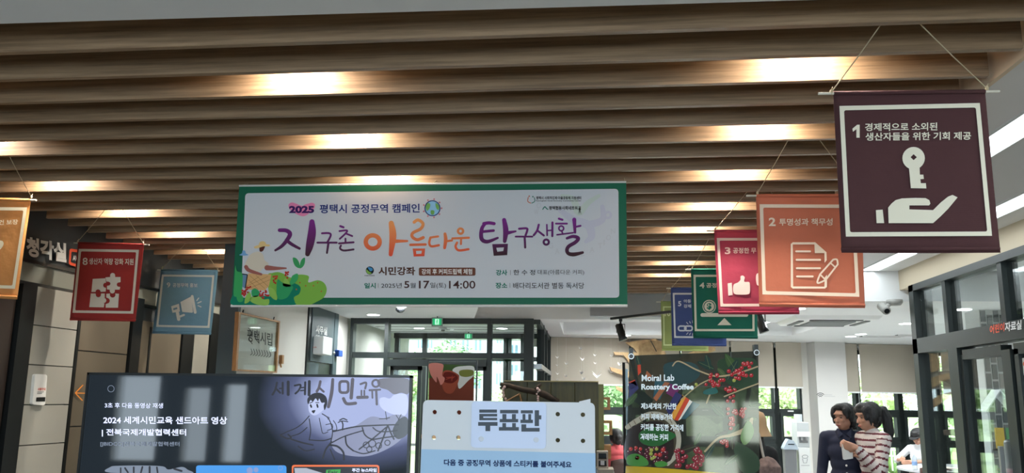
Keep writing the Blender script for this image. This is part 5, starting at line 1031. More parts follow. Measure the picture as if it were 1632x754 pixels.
mk('left_page', [(tx-.85, YT2-.1, tz+.004), (tx-.52, YT2-.08, tz+.02), (tx-.52, YT2+.35, tz+.02), (tx-.82, YT2+.33, tz+.004), (tx-.85, YT2-.1, tz+.001), (tx-.52, YT2-.08, tz+.001), (tx-.52, YT2+.35, tz+.001), (tx-.82, YT2+.33, tz+.001)], [(0, 1, 2, 3), (7, 6, 5, 4), (0, 4, 5, 1), (1, 5, 6, 2), (2, 6, 7, 3), (3, 7, 4, 0)], mp_, t)
mk('right_page', [(tx-.52, YT2-.08, tz+.02), (tx-.2, YT2-.06, tz+.004), (tx-.22, YT2+.36, tz+.004), (tx-.52, YT2+.35, tz+.02), (tx-.52, YT2-.08, tz+.001), (tx-.2, YT2-.06, tz+.001), (tx-.22, YT2+.36, tz+.001), (tx-.52, YT2+.35, tz+.001)], [(0, 1, 2, 3), (7, 6, 5, 4), (0, 4, 5, 1), (1, 5, 6, 2), (2, 6, 7, 3), (3, 7, 4, 0)], mp_, t)
bx_, by_ = PYp(12.0)(1456, 718).x, 12.0
t = thing('water_bottle', (bx_, by_, tz), 'clear plastic water bottle standing on the round table by the capped reader', 'bottle')
MB().lathe((bx_, by_, tz), [(.03, .001), (.033, .01), (.033, .13), (.026, .16), (.012, .185), (.012, .195)], 16).build('body', mat('bottle_clear', rgb(190, 204, 214), .1, alpha=.45), t, True); MB().lathe((bx_, by_, tz+.195), [(.015, 0), (.015, .02)], 12).build('cap', M_white, t); MB().lathe((bx_, by_, tz+.06), [(.034, 0), (.034, .05)], 16).build('label', mat('bottle_label', rgb(120, 150, 190), .5), t)
t = thing('tablet', (tx-.62, YT2-.3, tz), 'dark tablet with a pen propped on the round table', 'tablet'); MB().hexa([(tx-.75, YT2-.35, tz+.01), (tx-.5, YT2-.38, tz+.01), (tx-.5, YT2-.22, tz+.06), (tx-.75, YT2-.2, tz+.06)], (0, 0, -.008)).build('slab', M_black, t); MB().tube([(tx-.75, YT2-.2, tz+.02), (tx-.62, YT2-.45, tz+.13)], .007).build('pen', M_black, t)

# ================================================================== PEOPLE
def remesh(name, mb, vox, m, t, sm=6, cols=None):
    me = bpy.data.meshes.new(name); me.from_pydata([tuple(v) for v in mb.v], [], mb.f); o = bpy.data.objects.new(name, me); COL.objects.link(o)
    r = o.modifiers.new('r', 'REMESH'); r.mode = 'VOXEL'; r.voxel_size = vox; s = o.modifiers.new('s', 'SMOOTH'); s.iterations = sm; s.factor = .5
    dg = bpy.context.evaluated_depsgraph_get(); m2 = bpy.data.meshes.new_from_object(o.evaluated_get(dg)); bpy.data.objects.remove(o)
    o2 = bpy.data.objects.new(name, m2); COL.objects.link(o2); b_ = wloc(t)
    for v in m2.vertices: v.co = v.co-b_
    m2.materials.clear(); m2.materials.append(m)
    for q in m2.polygons: q.use_smooth = True
    o2.parent = t; return o2
def limb(mb, X, pts, rs):
    for i in range(len(pts)-1):
        a, b = Vector(pts[i]), Vector(pts[i+1]); n_ = max(2, int((b-a).length/.03))
        mb.tube([X@(a.lerp(b, k/n_)) for k in range(n_+1)], [rs[i]+(rs[i+1]-rs[i])*k/n_ for k in range(n_+1)], 12)
    for a, r in zip(pts, rs): mb.ball(X@Vector(a), r, 12, 8)
def ell(mb, X, c, r):
    k = len(mb.v); mb.ball((0, 0, 0), r, 18, 12)
    for i in range(k, len(mb.v)): mb.v[i] = X@(mb.v[i]+Vector(c))
def ik(S_, W_, l1, l2, pole):
    S_, W_, pole = Vector(S_), Vector(W_), Vector(pole); d = W_-S_; L_ = min(d.length, l1+l2-.004); u = d.normalized(); a = (l1*l1-l2*l2+L_*L_)/(2*L_); h = math.sqrt(max(l1*l1-a*a, 0)); pp = (pole-u*pole.dot(u)).normalized()
    return S_+u*a+pp*h, S_+u*L_
def hand(mb, X, wr, dirv, palm_n, curl=.6, s=1.0):
    wr, d, nrm = Vector(wr), Vector(dirv).normalized(), Vector(palm_n).normalized(); sd = d.cross(nrm).normalized(); pc = wr+d*.045*s
    limb(mb, X, [wr, wr+d*.03*s], [.024*s, .026*s])
    for k in (-1.5, -.5, .5, 1.5): limb(mb, X, [wr+d*.02*s+sd*k*.012*s, wr+d*.075*s+sd*k*.0175*s], [.014*s, .0115*s])
    for k, ln in ((-1.5, .055), (-.5, .07), (.5, .075), (1.5, .066)):
        b0 = wr+d*.078*s+sd*k*.0185*s; c1 = (d*math.cos(curl*.6)+nrm*math.sin(curl*.6)); c2 = (d*math.cos(curl*1.5)+nrm*math.sin(curl*1.5)); c3 = (d*math.cos(curl*2.2)+nrm*math.sin(curl*2.2))
        p1 = b0+c1*ln*.45*s; p2 = p1+c2*ln*.32*s; p3 = p2+c3*ln*.23*s; limb(mb, X, [b0, p1, p2, p3], [.0092*s, .0085*s, .008*s, .007*s])
    tb = wr+d*.03*s+sd*.026*s; t1_ = tb+(sd*.7+d*.6+nrm*.35).normalized()*.035*s; t2_ = t1_+(d*.9+nrm*.5).normalized()*.028*s; limb(mb, X, [tb, t1_, t2_], [.012*s, .0105*s, .009*s])
def person(loc, yaw, label, top_m, H=1.60, seat=None, arms=None, hair=None, top2=None, trousers=None, sleeve=1.0, skinc=(182, 136, 112), nod=0.0, turn=0.0, cat='person', group=None, face=True, hair_c=(20, 17, 17), curl=.6, wear=None):
    t = thing('person', loc, label, cat, group); X = Matrix.Translation(Vector(loc)) @ Matrix.Rotation(yaw, 4, 'Z') @ Matrix.Scale(H/1.60, 4)
    dz = 0 if seat is None else seat-.80; sk = mat('skin_%d' % skinc[0], rgb(*skinc), .5)
    up = lambda z: z+dz
    HC = Vector((0, .035, up(1.485))); HX = X @ Matrix.Translation(HC) @ Matrix.Rotation(turn, 4, 'Z') @ Matrix.Rotation(-nod, 4, 'X') @ Matrix.Translation(-HC)
    b = MB(); hc = tuple(HC)
    def he(dx, dy, dz_, r): ell(b, HX, (hc[0]+dx, hc[1]+dy, hc[2]+dz_), r)
    he(0, -.012, .022, (.074, .09, .088)); he(0, .012, -.028, (.060, .070, .078)); he(0, .035, -.072, (.036, .036, .030)); he(.038, .018, -.045, (.028, .04, .035)); he(-.038, .018, -.045, (.028, .04, .035))
    he(0, .084, -.018, (.0105, .014, .022)); he(0, .094, -.031, (.014, .013, .010)); he(0, .079, -.058, (.022, .012, .008)); he(0, .076, -.068, (.018, .011, .007)); he(0, .072, .03, (.05, .014, .014))
    for s in (-1, 1): he(s*.076, -.008, -.012, (.009, .017, .028)); he(s*.034, .062, -.022, (.022, .016, .014))
    limb(b, X, [(0, 0, up(1.30)), (0, .008, up(1.39)), (0, .018, up(1.45))], [.06, .048, .047])
    tz_ = [(0, .0, .90, .155, .105, .11), (0, 0, 1.0, .13, .092, .10), (0, .005, 1.10, .125, .088, .10), (0, .012, 1.2, .142, .098, .11), (0, .005, 1.28, .15, .085, .075)]
    if seat is None: hips = [((s*.085, 0, .86), (s*.09, .012, .47), (s*.092, -.015, .085)) for s in (-1, 1)]
    else: hips = [((s*.09, 0, up(.86)), (s*.10, .40, up(.84)), (s*.10, .42, .09)) for s in (-1, 1)]
    for x, y, z, a_, b__, c_ in tz_: ell(b, X, (x, y, up(z)), (a_-.012, b__-.012, c_))
    for h_, k_, an in hips: limb(b, X, [h_, k_, an], [.078, .052, .034])
    sh = {s: (s*.158, 0, up(1.315)) for s in (-1, 1)}; arms = arms or {-1: ((-.24, .02, up(.80)), (0, -1, 0)), 1: ((.24, .02, up(.80)), (0, -1, 0))}
    A = {}
    for s in (-1, 1):
        wt_, pole = arms[s][:2]; el_, wr = ik(sh[s], wt_, .27, .235, pole); A[s] = (Vector(sh[s]), el_, wr)
        limb(b, X, [sh[s], el_, wr], [.040, .032, .022]); d = (wr-el_).normalized(); 
        hd, pn = (arms[s][2], arms[s][3]) if len(arms[s]) > 2 else (d, (-s, 0, 0)); hand(b, X, wr, hd, pn, curl)
    remesh('body', b, .0065, sk, t, 3)
    # top garment
    g_ = MB()
    for x, y, z, a_, b__, c_ in tz_: ell(g_, X, (x, y, up(z)), (a_+.008, b__+.010, c_+.002))
    limb(g_, X, [(-.12, 0, up(1.315)), (.12, 0, up(1.315))], [.062, .062]); limb(g_, X, [(0, 0, up(1.33)), (0, .003, up(1.365))], [.075, .06])
    segs_ = []
    for s in (-1, 1):
        S_, E_, W_ = A[s]; e2 = E_.lerp(W_, sleeve*.92); limb(g_, X, [S_, E_, e2], [.055, .046, .036]); segs_ += [(X@S_, X@E_, 0), (X@E_, X@e2, (E_-S_).length)]
    go = remesh('shirt', g_, .009, top_m, t, 4)
    if top2:
        go.data.materials.append(top2); b_ = wloc(t); 
        for pl_ in go.data.polygons:
            c_ = pl_.center+b_; best = None
            for a_, e_, off in segs_:
                ab = e_-a_; tt = max(0, min(1, (c_-a_).dot(ab)/ab.length_squared)); dd_ = (c_-(a_+ab*tt)).length
                if best is None or dd_ < best[0]: best = (dd_, off+tt*ab.length, tt)
            v = best[1] if best[0] < .062 and not (best[2] <= 0.02) else c_.z
            pl_.material_index = 1 if (v/.052) % 1 < .30 else 0
    tr_m = MB()
    ell(tr_m, X, (0, 0, up(.90)), (.165, .118, .10))
    for h_, k_, an in hips: k2 = Vector(k_); a2_ = Vector(an).lerp(k2, .05); limb(tr_m, X, [h_, k_, tuple(a2_)], [.095, .072, .058])
    remesh('trousers', tr_m, .012, trousers or mat('dark_trousers', rgb(30, 32, 40), .8), t, 3)
    for h_, k_, an in hips:
        s_ = MB(); ell(s_, X, (an[0], an[1]+.05, .035), (.043, .125, .036)); limb(s_, X, [(an[0], an[1], .06), (an[0], an[1]+.1, .035)], [.045, .035]); remesh('shoe', s_, .01, M_white, t, 2)
    # face
    if face:
        dk_ = mat('eye_dark', rgb(26, 20, 18), .3); lp = mat('lip_red', rgb(150, 74, 66), .5)
        for s in (-1, 1):
            e_ = MB(); ell(e_, HX, (hc[0]+s*.030, hc[1]+.0755, hc[2]+.002), (.012, .005, .0045)); e_.build('eye', dk_, t, True); e_ = MB(); ell(e_, HX, (hc[0]+s*.031, hc[1]+.0795, hc[2]+.022), (.017, .005, .0028)); e_.build('eyebrow', dk_, t, True)
        e_ = MB(); ell(e_, HX, (hc[0], hc[1]+.0835, hc[2]-.062), (.021, .0085, .0075)); e_.build('lips', lp, t, True)
    hm = mat('hair_%d' % hair_c[0], rgb(*hair_c), .42, bump=.5, bscale=30, stretch=(6, 6, .7))
    hb = MB()
    def hh_(dx, dy, dz_, r): ell(hb, HX, (hc[0]+dx, hc[1]+dy, hc[2]+dz_), r)
    hh_(0, -.03, .035, (.087, .095, .092)); hh_(0, -.045, -.02, (.080, .072, .08)); hh_(0, .03, .088, (.062, .056, .035))
    for s in (-1, 1): hh_(s*.058, .032, .055, (.028, .048, .045)); hh_(s*.074, -.01, .01, (.018, .035, .06))
    if hair == 'bob':
        hh_(.06, .062, .035, (.020, .022, .045)); hh_(.078, .028, -.005, (.012, .018, .055)); hh_(-.07, .045, .03, (.014, .022, .045))
        for s in (-1, 1): hh_(s*.062, -.04, -.045, (.026, .04, .045))
        hh_(0, -.085, -.07, (.055, .035, .04)); hh_(-.02, -.1, -.085, (.03, .03, .03)); hh_(.03, -.095, -.08, (.03, .035, .035))
    if hair == 'pony':
        for s in (-1, 1): hh_(s*.062, .052, .02, (.016, .022, .045)); hh_(s*.076, .026, -.02, (.008, .012, .05))
        hh_(0, .06, .062, (.055, .03, .025)); c0 = Vector(hc); limb(hb, HX, [c0+Vector((0, -.11, .055)), c0+Vector((0, -.155, .045)), c0+Vector((0, -.175, -.03)), c0+Vector((0, -.175, -.14)), c0+Vector((0, -.155, -.25))], [.022, .034, .045, .042, .012])
    if hair == 'bun': hh_(0, -.115, .0, (.045, .035, .04)); hh_(0, -.08, -.05, (.05, .04, .05))
    if hair == 'long': 
        c0 = Vector(hc); limb(hb, HX, [c0+Vector((0, -.06, 0)), c0+Vector((0, -.09, -.12)), c0+Vector((0, -.08, -.22))], [.05, .05, .03])
    remesh('hair', hb, .007, hm, t, 3)
    return t, X, HX, Vector(hc), A
def facing(dx, dy): return math.atan2(-dx, dy)        # local +y looks along (dx,dy)
# right woman, striped jersey (profile to the left)
YP = 7.3; pB = PYp(YP)(1391, 700); fB = facing(-.96, -.28)
XB = Matrix.Translation((pB.x, YP, 0)) @ Matrix.Rotation(fB, 4, 'Z'); iB = XB.inverted()
hb1 = iB @ (PYp(YP-.18)(1367, 716)); hb2 = iB @ (PYp(YP-.02)(1369, 726))
tB, X, HX, hc, A = person((pB.x, YP, 0), fB, 'woman with a ponytail in a white and maroon striped top holding a paper', mat('jersey_white', rgb(196, 188, 184), .85), 1.605, hair='pony', top2=mat('jersey_maroon', rgb(88, 30, 42), .85),
   arms={1: (tuple(hb2), (0, -.5, -1), (-.3, .8, .25), (-.8, -.2, .4)), -1: (tuple(hb1), (-.3, -.5, -1), (.35, .85, .25), (.8, -.3, .3))}, nod=.10, curl=.75)
MB().lathe((0, 0, 0), [(.027, -.01), (.030, -.008), (.030, .008), (.027, .01)], 18); w_l = X @ A[-1][2]; w_d = ((X @ A[-1][2])-(X @ A[-1][1])).normalized(); wc = w_l-w_d*.012
MB().tube([wc-w_d*.009, wc+w_d*.009], .028, 18).build('watch_strap', M_black, tB, True); MB().tube([wc+Vector((0, -.026, .012)), wc+Vector((0, -.034, .014))], .016, 16).build('watch_face', M_brass, tB)
pp = PYp(YP-.16); t = thing('paper_sheet', tuple(pp(1352, 715)), 'white folded paper sheet held up by the woman in stripes', 'paper')
MB().hexa([pp(1342, 708), pp(1358.5, 708), pp(1359, 731), pp(1345, 733)], (.004, .004, 0)).build('front_leaf', mat('paper_white', rgb(214, 214, 210), .7), t); MB().hexa([pp(1341, 706)+Vector((0, .012, 0)), pp(1346, 710)+Vector((0, .012, 0)), pp(1349, 733)+Vector((0, .012, 0)), pp(1344, 732)+Vector((0, .012, 0))], (.003, .004, 0)).build('back_leaf', mat('paper_white'), t)
# left woman, navy shirt
YQ = 7.62; pA = PYp(YQ)(1347, 700); fA = facing(-.30, -.95)
tA, X, HX, hc, A = person((pA.x, YQ, 0), fA, 'woman in a dark navy button shirt standing left of the striped top', mat('navy_shirt', rgb(26, 32, 56), .8, vary=.15, vscale=8), 1.595, hair='bob', turn=-.62, nod=.04, skinc=(170, 126, 104),
   arms={-1: ((-.245, .03, .82), (0, -1, 0)), 1: ((.235, .03, .83), (0, -1, 0))})
for s in (-1, 1): e_ = MB(); e_.hexa([X@Vector((s*.012, .088, 1.345)), X@Vector((s*.055, .062, 1.392)), X@Vector((s*.078, .03, 1.36)), X@Vector((s*.05, .098, 1.312))], X.to_3x3()@Vector((0, .006, .004))); e_.build('collar', mat('navy_shirt'), tA)
for k in range(6): MB().ball(X@Vector((0.0, (.112, .126, .126, .118, .112, .118)[k], 1.285-.065*k)), .009, 8, 6).build('button', M_white, tA)
MB().tube([X@Vector((-.05, .075, 1.37)), X@Vector((-.03, .124, 1.26)), X@Vector((0, .130, 1.16)), X@Vector((.03, .124, 1.26)), X@Vector((.05, .075, 1.37))], .0028, 6).build('lanyard', M_black, tA)
# woman with a hat beside the poster
YH = 6.0; pH = PYp(YH)(1199, 700)
tH, X, HX, hc, A = person((pH.x, YH, 0), facing(-.5, .85), 'person in a dark coat and tan sun hat partly behind the coffee poster', mat('black_coat', rgb(16, 17, 20), .85), 1.52, hair='long', face=False)
hb = MB(); hb.lathe((0, 0, 0), [(.155, -.075), (.15, -.07), (.122, .0), (.12, .05), (.10, .09), (.05, .11), (.002, .113)], 24); hb.v = [HX @ (hc+Vector((0, -.01, .035))+v) for v in hb.v]; hb.build('sun_hat', mat('tan_cloth', rgb(160, 132, 100), .85), tH, True)
q = PYp(YH-.12); t = thing('shoulder_bag', tuple(q(1226, 745)), 'floral shoulder bag with a pale strap hanging on the person in the sun hat', 'bag')
bm_ = MB(); ell(bm_, Matrix.Identity(4), tuple(q(1224, 752)), (.085, .05, .10)); bm_.box(*[v for v in (q(1224, 752).x-.08, q(1224, 752).x+.08)], YH-.17, YH-.07, q(1224, 752).z-.12, q(1224, 752).z+.04)
fl_ = mat('floral_cloth', rgb(110, 92, 88), .8, vary=.9, vscale=38); remesh('pouch', bm_, .012, fl_, t, 3)
MB().tube([q(1219, 738), q(1215, 720), q(1211, 700), q(1209, 690)], .009, 6).build('strap', mat('pale_strap', rgb(190, 184, 174), .7), t)
# seated woman in coral, on a brown chair
def chair(loc, yaw, lb, m, grp):
    t = thing('chair', loc, lb, 'chair', grp); X = Matrix.Translation(Vector(loc)) @ Matrix.Rotation(yaw, 4, 'Z'); V = lambda x, y, z: X@Vector((x, y, z))
    MB().hexa([V(-.21, -.2, .43), V(.21, -.2, .43), V(.2, .22, .44), V(-.2, .22, .44)], (0, 0, .03)).build('seat', m, t)
    vs = []; fs = []
    for d in (0, -.02):
        for j in range(5):
            for i in range(7): u = i/6*2-1; v = j/4; vs.append(V(u*(.2-.02*v), -.2-.05*v+.03*u*u+d, .5+v*(.36-.03*u*u)))
    for j in range(4):
        for i in range(6): k = j*7+i; fs += [(k, k+1, k+8, k+7), (35+k, 35+k+7, 35+k+8, 35+k+1)]
    rim = [i for i in range(7)]+[7*j+6 for j in range(1, 5)]+[28+i for i in range(5, -1, -1)]+[7*j for j in range(3, 0, -1)]; n_ = len(rim)
    for i in range(n_): a, b = rim[i], rim[(i+1) % n_]; fs.append((a, a+35, b+35, b))
    mk('backrest', vs, fs, m, t, True)
    for sx in (-1, 1):
        MB().tube([V(sx*.19, .19, .43), V(sx*.21, .22, 0)], .012).build('leg', M_brass, t); MB().tube([V(sx*.18, -.23, .62), V(sx*.19, -.19, .43), V(sx*.21, -.24, 0)], .012).build('leg', M_brass, t)
    return t
M_chair = mat('brown_shell', rgb(58, 34, 28), .45)
YC_ = 11.6; pc_ = PYp(YC_)(983, 700)
person((pc_.x, YC_, 0), facing(-.35, .9), 'woman in a coral pink cardigan seated with her back turned near the windows', mat('coral_knit', rgb(206, 88, 92), .85), 1.56, seat=.46, hair='bun', face=True, arms={-1: ((-.18, .36, 1.02-.34), (-1, -.5, -.3)), 1: ((.18, .36, 1.02-.34), (1, -.5, -.3))})
chair((pc_.x, YC_, 0), facing(-.35, .9), 'brown moulded chair under the woman in coral', M_chair, 'reading chairs')
t = thing('reading_table', (pc_.x-.35, YC_+.75, 0), 'magenta edged table in front of the seated woman in coral', 'table'); tx_, ty_ = pc_.x-.35, YC_+.75
box('table_top', tx_-.6, tx_+.5, ty_-.3, ty_+.35, .70, .73, mat('magenta_top', rgb(150, 50, 84), .4), t)
for sx in (-.55, .45):
    for sy_ in (-.25, .3): box('leg', tx_+sx-.02, tx_+sx+.02, ty_+sy_-.02, ty_+sy_+.02, 0, .70, M_brass, t)
# capped reader at the round table
pr_ = PYp(13.35)(1470, 700); px_, py_ = pr_.x-.02, 13.42
tC, X, HX, hc, A = person((px_, py_, 0), facing(-.75, -.65), 'reader in a black cap and white shirt bent over the round table', mat('white_shirt', rgb(210, 212, 214), .85), 1.58, seat=.44, hair=None, nod=.35, sleeve=.35, arms={-1: ((-.10, .40, .78), (-1, -.2, -.6)), 1: ((.14, .32, .80), (1, -.2, -.6))})
cb = MB(); cb.lathe((0, 0, 0), [(.098, -.005), (.098, .02), (.09, .06), (.06, .09), (.002, .10)], 22); cb.v = [HX@(hc+Vector((0, -.015, .035))+Vector((v.x, v.y*1.08, v.z))) for v in cb.v]; cb.build('cap', mat('black_cloth', rgb(18, 18, 20), .8), tC, True)
n_ = 10; vs = [HX@(hc+Vector((.085*math.cos(PI*k/n_), .05+.12*math.sin(PI*k/n_), .04-.02*math.sin(PI*k/n_)))) for k in range(n_+1)]; vs += [v+Vector((0, 0, .006)) for v in vs]; mk('cap_brim', vs, [tuple(range(n_+1))[::-1], tuple(range(n_+1, 2*n_+2))]+[(i, i+1, n_+2+i, n_+1+i) for i in range(n_)], mat('black_cloth'), tC)
chair((px_, py_, 0), facing(-.75, -.65), 'brown moulded chair under the reader in the cap', M_chair, 'reading chairs')
chair((4.35, 11.15, 0), facing(.5, .7), 'empty brown chair at the near edge of the round table', M_chair, 'reading chairs')

# ================================================================== INSIDE THE GLAZED ROOM
BP = PYp(9.4); t = thing('brick_pillar', tuple(BP(1592, 700))[:2]+(0,), 'pillar faced with upright grey bricks seen through the shopfront door', 'pillar')
bl_, br_ = BP(1570, 600).x, BP(1622, 600).x; box('core', bl_, br_, 9.4, 9.75, 0, 2.6, mat('mortar', rgb(196, 200, 200), .8), t)
bw = .066; ncol = int((br_-bl_)/bw); bm_ = [mat('brick_%d' % k, rgb(*c_), .8, vary=.15, vscale=20) for k, c_ in enumerate(((110, 114, 114), (86, 92, 94), (134, 134, 130)))]
for i in range(ncol):
    z = .02-(.08 if i % 2 else 0)
    while z < 2.55:
        z0_, z1__ = max(z, .01), min(z+.155, 2.59)
        if z1__-z0_ > .03: box('brick', bl_+i*bw+.008, bl_+(i+1)*bw-.008, 9.388, 9.4, z0_, z1__, bm_[rr.randrange(3)], t)
        z += .175
IP = Plane(W0+WNn*.5, WNn); dkw = wood('dark_ply', rgb(60, 50, 44), rgb(84, 72, 62), (2, 2, 2), .5)
t = thing('wooden_tree', tuple(IP(1562, 700))[:2]+(0,), 'dark brown wooden tree silhouette standing inside the glazed room', 'tree cutout')
tree_cut([stroke([(1568, 900), (1564, 720), (1556, 640), (1562, 560), (1560, 480)], [30, 24, 20, 24, 16]), stroke([(1556, 660), (1540, 620), (1510, 600), (1478, 604)], [20, 16, 18, 4]), stroke([(1560, 640), (1585, 600), (1612, 590)], [18, 18, 4]), [blob([(1462, 568), (1486, 560), (1497, 578), (1490, 600), (1468, 592)])[0]], [blob([(1464, 612), (1484, 618), (1499, 640), (1491, 652), (1470, 632)])[0]], [blob([(1466, 662), (1490, 664), (1500, 690), (1495, 718), (1472, 704)])[0]], [blob([(1578, 560), (1566, 545), (1570, 520), (1584, 530)])[0]], [blob([(1540, 545), (1526, 530), (1530, 506), (1546, 520)])[0]], stroke([(1560, 700), (1530, 690), (1492, 690)], [16, 12, 6])], IP, dkw, .03, t)
HP = PYp(8.9); t = thing('house_display', tuple(HP(1590, 700))[:2]+(0,), 'white gabled book display behind the glass shopfront door', 'display')
g0, g1, g2 = HP(1572, 653), HP(1596, 624), HP(1624, 653); gm_ = mat('display_white', rgb(196, 204, 206), .6); xm = (g0.x+g2.x)/2
MB().hexa([(g0.x, 8.9, g0.z-.03), (g0.x, 9.1, g0.z-.03), (xm, 9.1, g1.z), (xm, 8.9, g1.z)], (0, 0, .02)).build('roof_panel', gm_, t); MB().hexa([(xm, 8.9, g1.z), (xm, 9.1, g1.z), (g2.x, 9.1, g0.z-.03), (g2.x, 8.9, g0.z-.03)], (0, 0, .02)).build('roof_panel', gm_, t)
for x_ in (g0.x+.01, g2.x-.03): box('post', x_, x_+.02, 8.9, 9.08, 0, g0.z-.03, gm_, t)
for k in range(3): box('shelf', g0.x+.03, g2.x-.03, 8.86, 8.9, .4+.38*k, .42+.38*k, dkw, t)
for k in range(9): 
    z_ = .42+.38*(k//3); o_ = tag(box('picture_book', g0.x+.05+.1*(k % 3), g0.x+.13+.1*(k % 3), 8.862, 8.882, z_+.001, z_+.2, mat('book_%d' % (k % 4), rgb(*((190, 70, 60), (70, 120, 170), (210, 180, 80), (90, 150, 100))[k % 4]), .6)), '%s picture book, %s of the %s shelf of the gabled display' % (('red', 'blue', 'yellow', 'green')[k % 4], ('left', 'middle', 'right')[k % 3], ('lowest', 'middle', 'top')[k//3]), 'book', 'picture books on the gabled display')
t = thing('cylinder_stand', (HP(1611, 700).x+.02, 8.3, 0), 'grey cylindrical tower standing just inside the glass shopfront door', 'tower')
cx_ = PYp(8.3)(1611, 700).x; zt_5 = PYp(8.3)(1611, 702).z; t.location.x = cx_
MB().lathe((cx_, 8.3, 0), [(.1, .0), (.1, .03), (.062, .05), (.062, zt_5-.02), (.055, zt_5)], 20).build('column', mat('tower_grey', rgb(120, 124, 126), .35, .4), t, True); MB().lathe((cx_, 8.3, zt_5), [(.05, 0), (.03, .008)], 18).build('top_cap', M_black, t)
SB = PYp(9.0); t = thing('low_shelf', (SB(1500, 754).x, 9.0, 0), 'low dark shelf with boxes seen through the first shopfront pane', 'shelf'); a, b = SB(1484, 752), SB(1540, 752)
for z_ in (.05, .35, a.z-.02): box('board', a.x, b.x, 8.95, 9.2, z_, z_+.02, M_black, t)
for x_ in (a.x, b.x-.02): box('side', x_, x_+.02, 8.95, 9.2, 0, a.z-.02, M_black, t)
for k in range(3): tag(box('storage_box', a.x+.03+.12*k, a.x+.13+.12*k, 8.97, 9.1, .371, .50, mat('kraft', rgb(130, 110, 84), .8)), 'kraft storage box on the low dark shelf inside the glazed room, %s' % ('at its left end', 'in its middle', 'towards its right')[k], 'box', 'kraft boxes on the low shelf')
t = thing('door_notice', tuple(SP2(1625, 650)), 'white paper notice with orange marks at the right edge of the shopfront', 'notice')
SP3 = Plane((XS+.003, 0, 0), (-1, 0, 0)); layer('sheet', [quad((1627, 571), (1640, 570), (1640, 598), (1627, 598))], SP3, 0, M_white, t); layer('mark', [ring(1634, 580, 3, 1.4)], SP3, .001, mat('orange_letter'), t)

# ================================================================== OUTSIDE
tag(box('lawn', -60, 80, 17.2, 140, -.35, -.15, mat('grass', rgb(160, 182, 126), .9, vary=.2, vscale=.6)), kind='structure')
tag(box('terrace', -60, 80, 14.2, 19.5, -.16, -.02, mat('paving', rgb(210, 208, 200), .8, vary=.05), None, skew=lambda v: v if v.y > 15 else Vector((v.x, 17.0, v.z))), kind='structure')
rt = random.Random(11)
def leafcloud(mb, c, r, n, s):
    for k in range(n):
        d = Vector((rt.gauss(0, 1), rt.gauss(0, 1), rt.gauss(0, 1))).normalized(); q = Vector(c)+Vector((d.x*r[0], d.y*r[1], d.z*r[2]))*rt.uniform(.6, 1.1)
        a_ = Vector((rt.gauss(0, 1), rt.gauss(0, 1), rt.gauss(0, 1))).normalized(); b_ = a_.cross(d+Vector((.01, 0, 0))).normalized(); s_ = s*rt.uniform(.6, 1.4)
        mb.add([q-a_*s_, q+b_*s_*.6, q+a_*s_, q-b_*s_*.6], [(0, 1, 2, 3)])
greens = [mat('leaf_a', rgb(176, 198, 146), .7, vary=.35, vscale=6), mat('leaf_b', rgb(146, 178, 132), .7, vary=.4, vscale=6), mat('leaf_c', rgb(196, 210, 164), .7, vary=.3, vscale=6)]
for g_ in greens: g_.node_tree.nodes['Principled BSDF'].inputs['Transmission Weight'].default_value = 0
protos = []
for k in range(3):
    mb = MB(); core = MB()
    for j in range(6+k): c_ = (rt.uniform(-1.1, 1.1), rt.uniform(-1, 1), rt.uniform(2.0, 4.4)); r_ = rt.uniform(.8, 1.3); core.ball(c_, (r_*.66, r_*.66, r_*.62), 12, 8); leafcloud(mb, c_, (r_, r_, r_*.9), 900, .085)
    tm = MB().tube([(0, 0, 0), (.05, 0, 1.2), (0, .05, 2.6)], [.13, .10, .05], 8)
    protos.append((mb, core, tm, greens[k]))
def plant(kind, x, y, s, lb, sx=1.0):
    mb, core, tm, gm = protos[kind]; t = thing('garden_tree', (x, y, -.16), lb, 'tree', 'trees in the garden outside'); 
    for nm, src, m_ in (('leaves', mb, gm), ('crown', core, gm), ('trunk', tm, bk)):
        key = '%s_%d' % (nm, kind); me = bpy.data.meshes.get(key)
        if not me: me = bpy.data.meshes.new(key); me.from_pydata([tuple(v) for v in src.v], [], src.f); me.materials.append(m_)
        o = bpy.data.objects.new(nm, me); COL.objects.link(o); o.parent = t
        if nm == 'leaves': o['kind'] = 'stuff'
    t.scale = (s*sx, s, s)
for kind, px, Y, s, lb in ((1, 700, 44, .95, 'bushy tree beyond the lobby between the two exit signs'), (0, 640, 27, .5, 'light green garden tree seen through the glass door beside the television'), (2, 822, 30, .5, 'low pale bush seen right of the lobby doors'),
    (1, 965, 24, .55, 'leafy tree seen left of the coffee poster'), (0, 1115, 24, .55, 'tree outside behind the middle of the coffee poster'), (2, 1260, 24, .55, 'bright tree seen above the litter bin'),
    (2, 1385, 29, .62, 'bright green tree behind the lattice dome'), (0, 1530, 24, .55, 'tree seen through the glass shopfront door'), (1, 1680, 24, .55, 'tree at the far right edge outside'), (1, 1190, 31, .7, 'taller tree further off behind the coffee poster'), (0, 1040, 31, .7, 'taller tree further off behind the display frame'), (0, 1560, 31, .7, 'taller tree further off to the right of the lattice dome')):
    P = PYp(Y)(px, 640); plant(kind, P.x, Y, s, lb, 1.2)
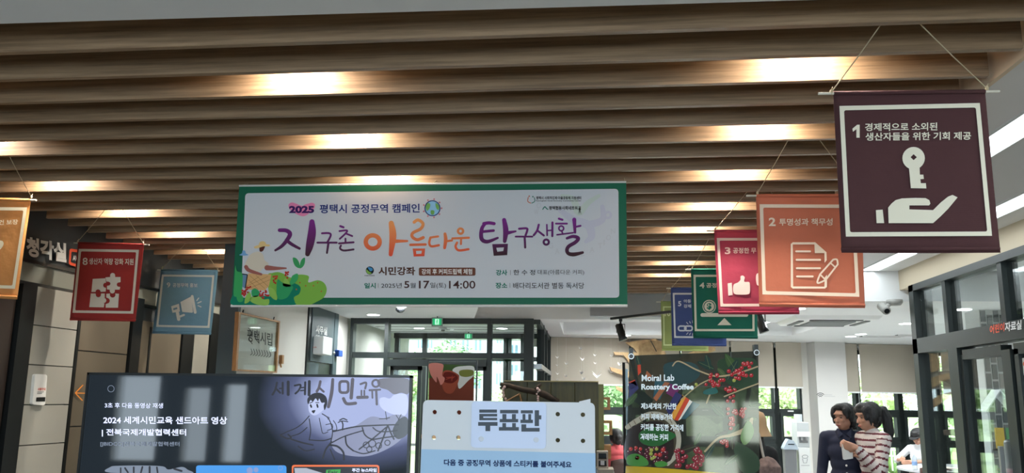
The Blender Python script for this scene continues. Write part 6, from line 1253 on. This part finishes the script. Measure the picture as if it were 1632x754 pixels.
def hedge(px0, px1, Y, h, lb):
    a, b = PYp(Y)(px0, 640).x, PYp(Y)(px1, 640).x; mb = MB(); core = MB(); n_ = max(3, int((b-a)/1.0))
    for k in range(n_): c_ = (a+(b-a)*(k+.5)/n_, Y, h*.45-.16); core.ball(c_, (.75, .6, h*.5), 10, 7); leafcloud(mb, c_, (.8, .65, h*.55), 200, .08)
    t = thing('hedge', ((a+b)/2, Y, -.16), lb, 'hedge', 'hedges in the garden'); tag(mb.build('leaves', greens[1], t), kind='stuff'); tag(core.build('core', greens[0], t), kind='stuff')
hedge(940, 1280, 22, 1.5, 'long clipped hedge outside behind the coffee poster'); hedge(1320, 1640, 22.5, 1.3, 'clipped hedge outside behind the reading tables')
# lattice dome
P = PYp(20.5)(1400, 645); t = thing('lattice_dome', (P.x, 20.5, -.1), 'white metal lattice dome in the garden above the heads of the two women', 'dome')
wm = mat('white_metal', rgb(230, 235, 235), .4); Rr = 1.35
for k in range(9): a_ = PI*k/9; MB().tube([(P.x+Rr*math.cos(th)*math.cos(a_), 20.5+Rr*math.cos(th)*math.sin(a_), -.1+1.75*abs(math.sin(th))+.3) for th in [PI*j/18 for j in range(19)]], .016, 6).build('rib', wm, t)
for z_ in (.5, 1.0, 1.4, 1.7): rz = Rr*math.sqrt(max(0, 1-((z_-.2)/1.75)**2)); MB().tube([(P.x+rz*math.cos(2*PI*j/30), 20.5+rz*math.sin(2*PI*j/30), z_) for j in range(31)], .014, 6).build('hoop', wm, t)
# apartment blocks far away
def block(px0, px1, Y, ztop, lb, cols, rows, m):
    a, b = PYp(Y)(px0, 560).x, PYp(Y)(px1, 560).x; t = thing('apartment_block', ((a+b)/2, Y, -.3), lb, 'building', 'apartment blocks beyond the garden'); box('walls', a, b, Y, Y+12, -.3, ztop, m, t); box('roof', a-.3, b+.3, Y-.3, Y+12.3, ztop, ztop+.8, mat('roof_grey', rgb(180, 188, 196), .8), t)
    wmt = mat('window_blue', rgb(120, 146, 170), .3); W_ = (b-a)/cols; H_ = 2.9
    for r in range(rows):
        for c_ in range(cols):
            if c_ % 3 == 2: continue
            x = a+W_*(c_+.25); z = ztop-2.6-H_*r; box('window', x, x+W_*.5, Y-.1, Y, z, z+1.5, wmt, t)
wb_ = mat('render_white', rgb(226, 230, 234), .8); block(715, 775, 130, 14.5, 'white apartment block seen above the lobby doors', 9, 4, wb_); block(664, 690, 140, 12.5, 'narrow apartment block behind the first exit sign', 5, 3, wb_); block(790, 800, 120, 15, 'slim tower left of the last lobby mullion', 2, 4, mat('render_blue', rgb(200, 214, 228), .8)); block(812, 850, 125, 13.5, 'apartment block at the right side of the lobby glazing', 5, 4, wb_)
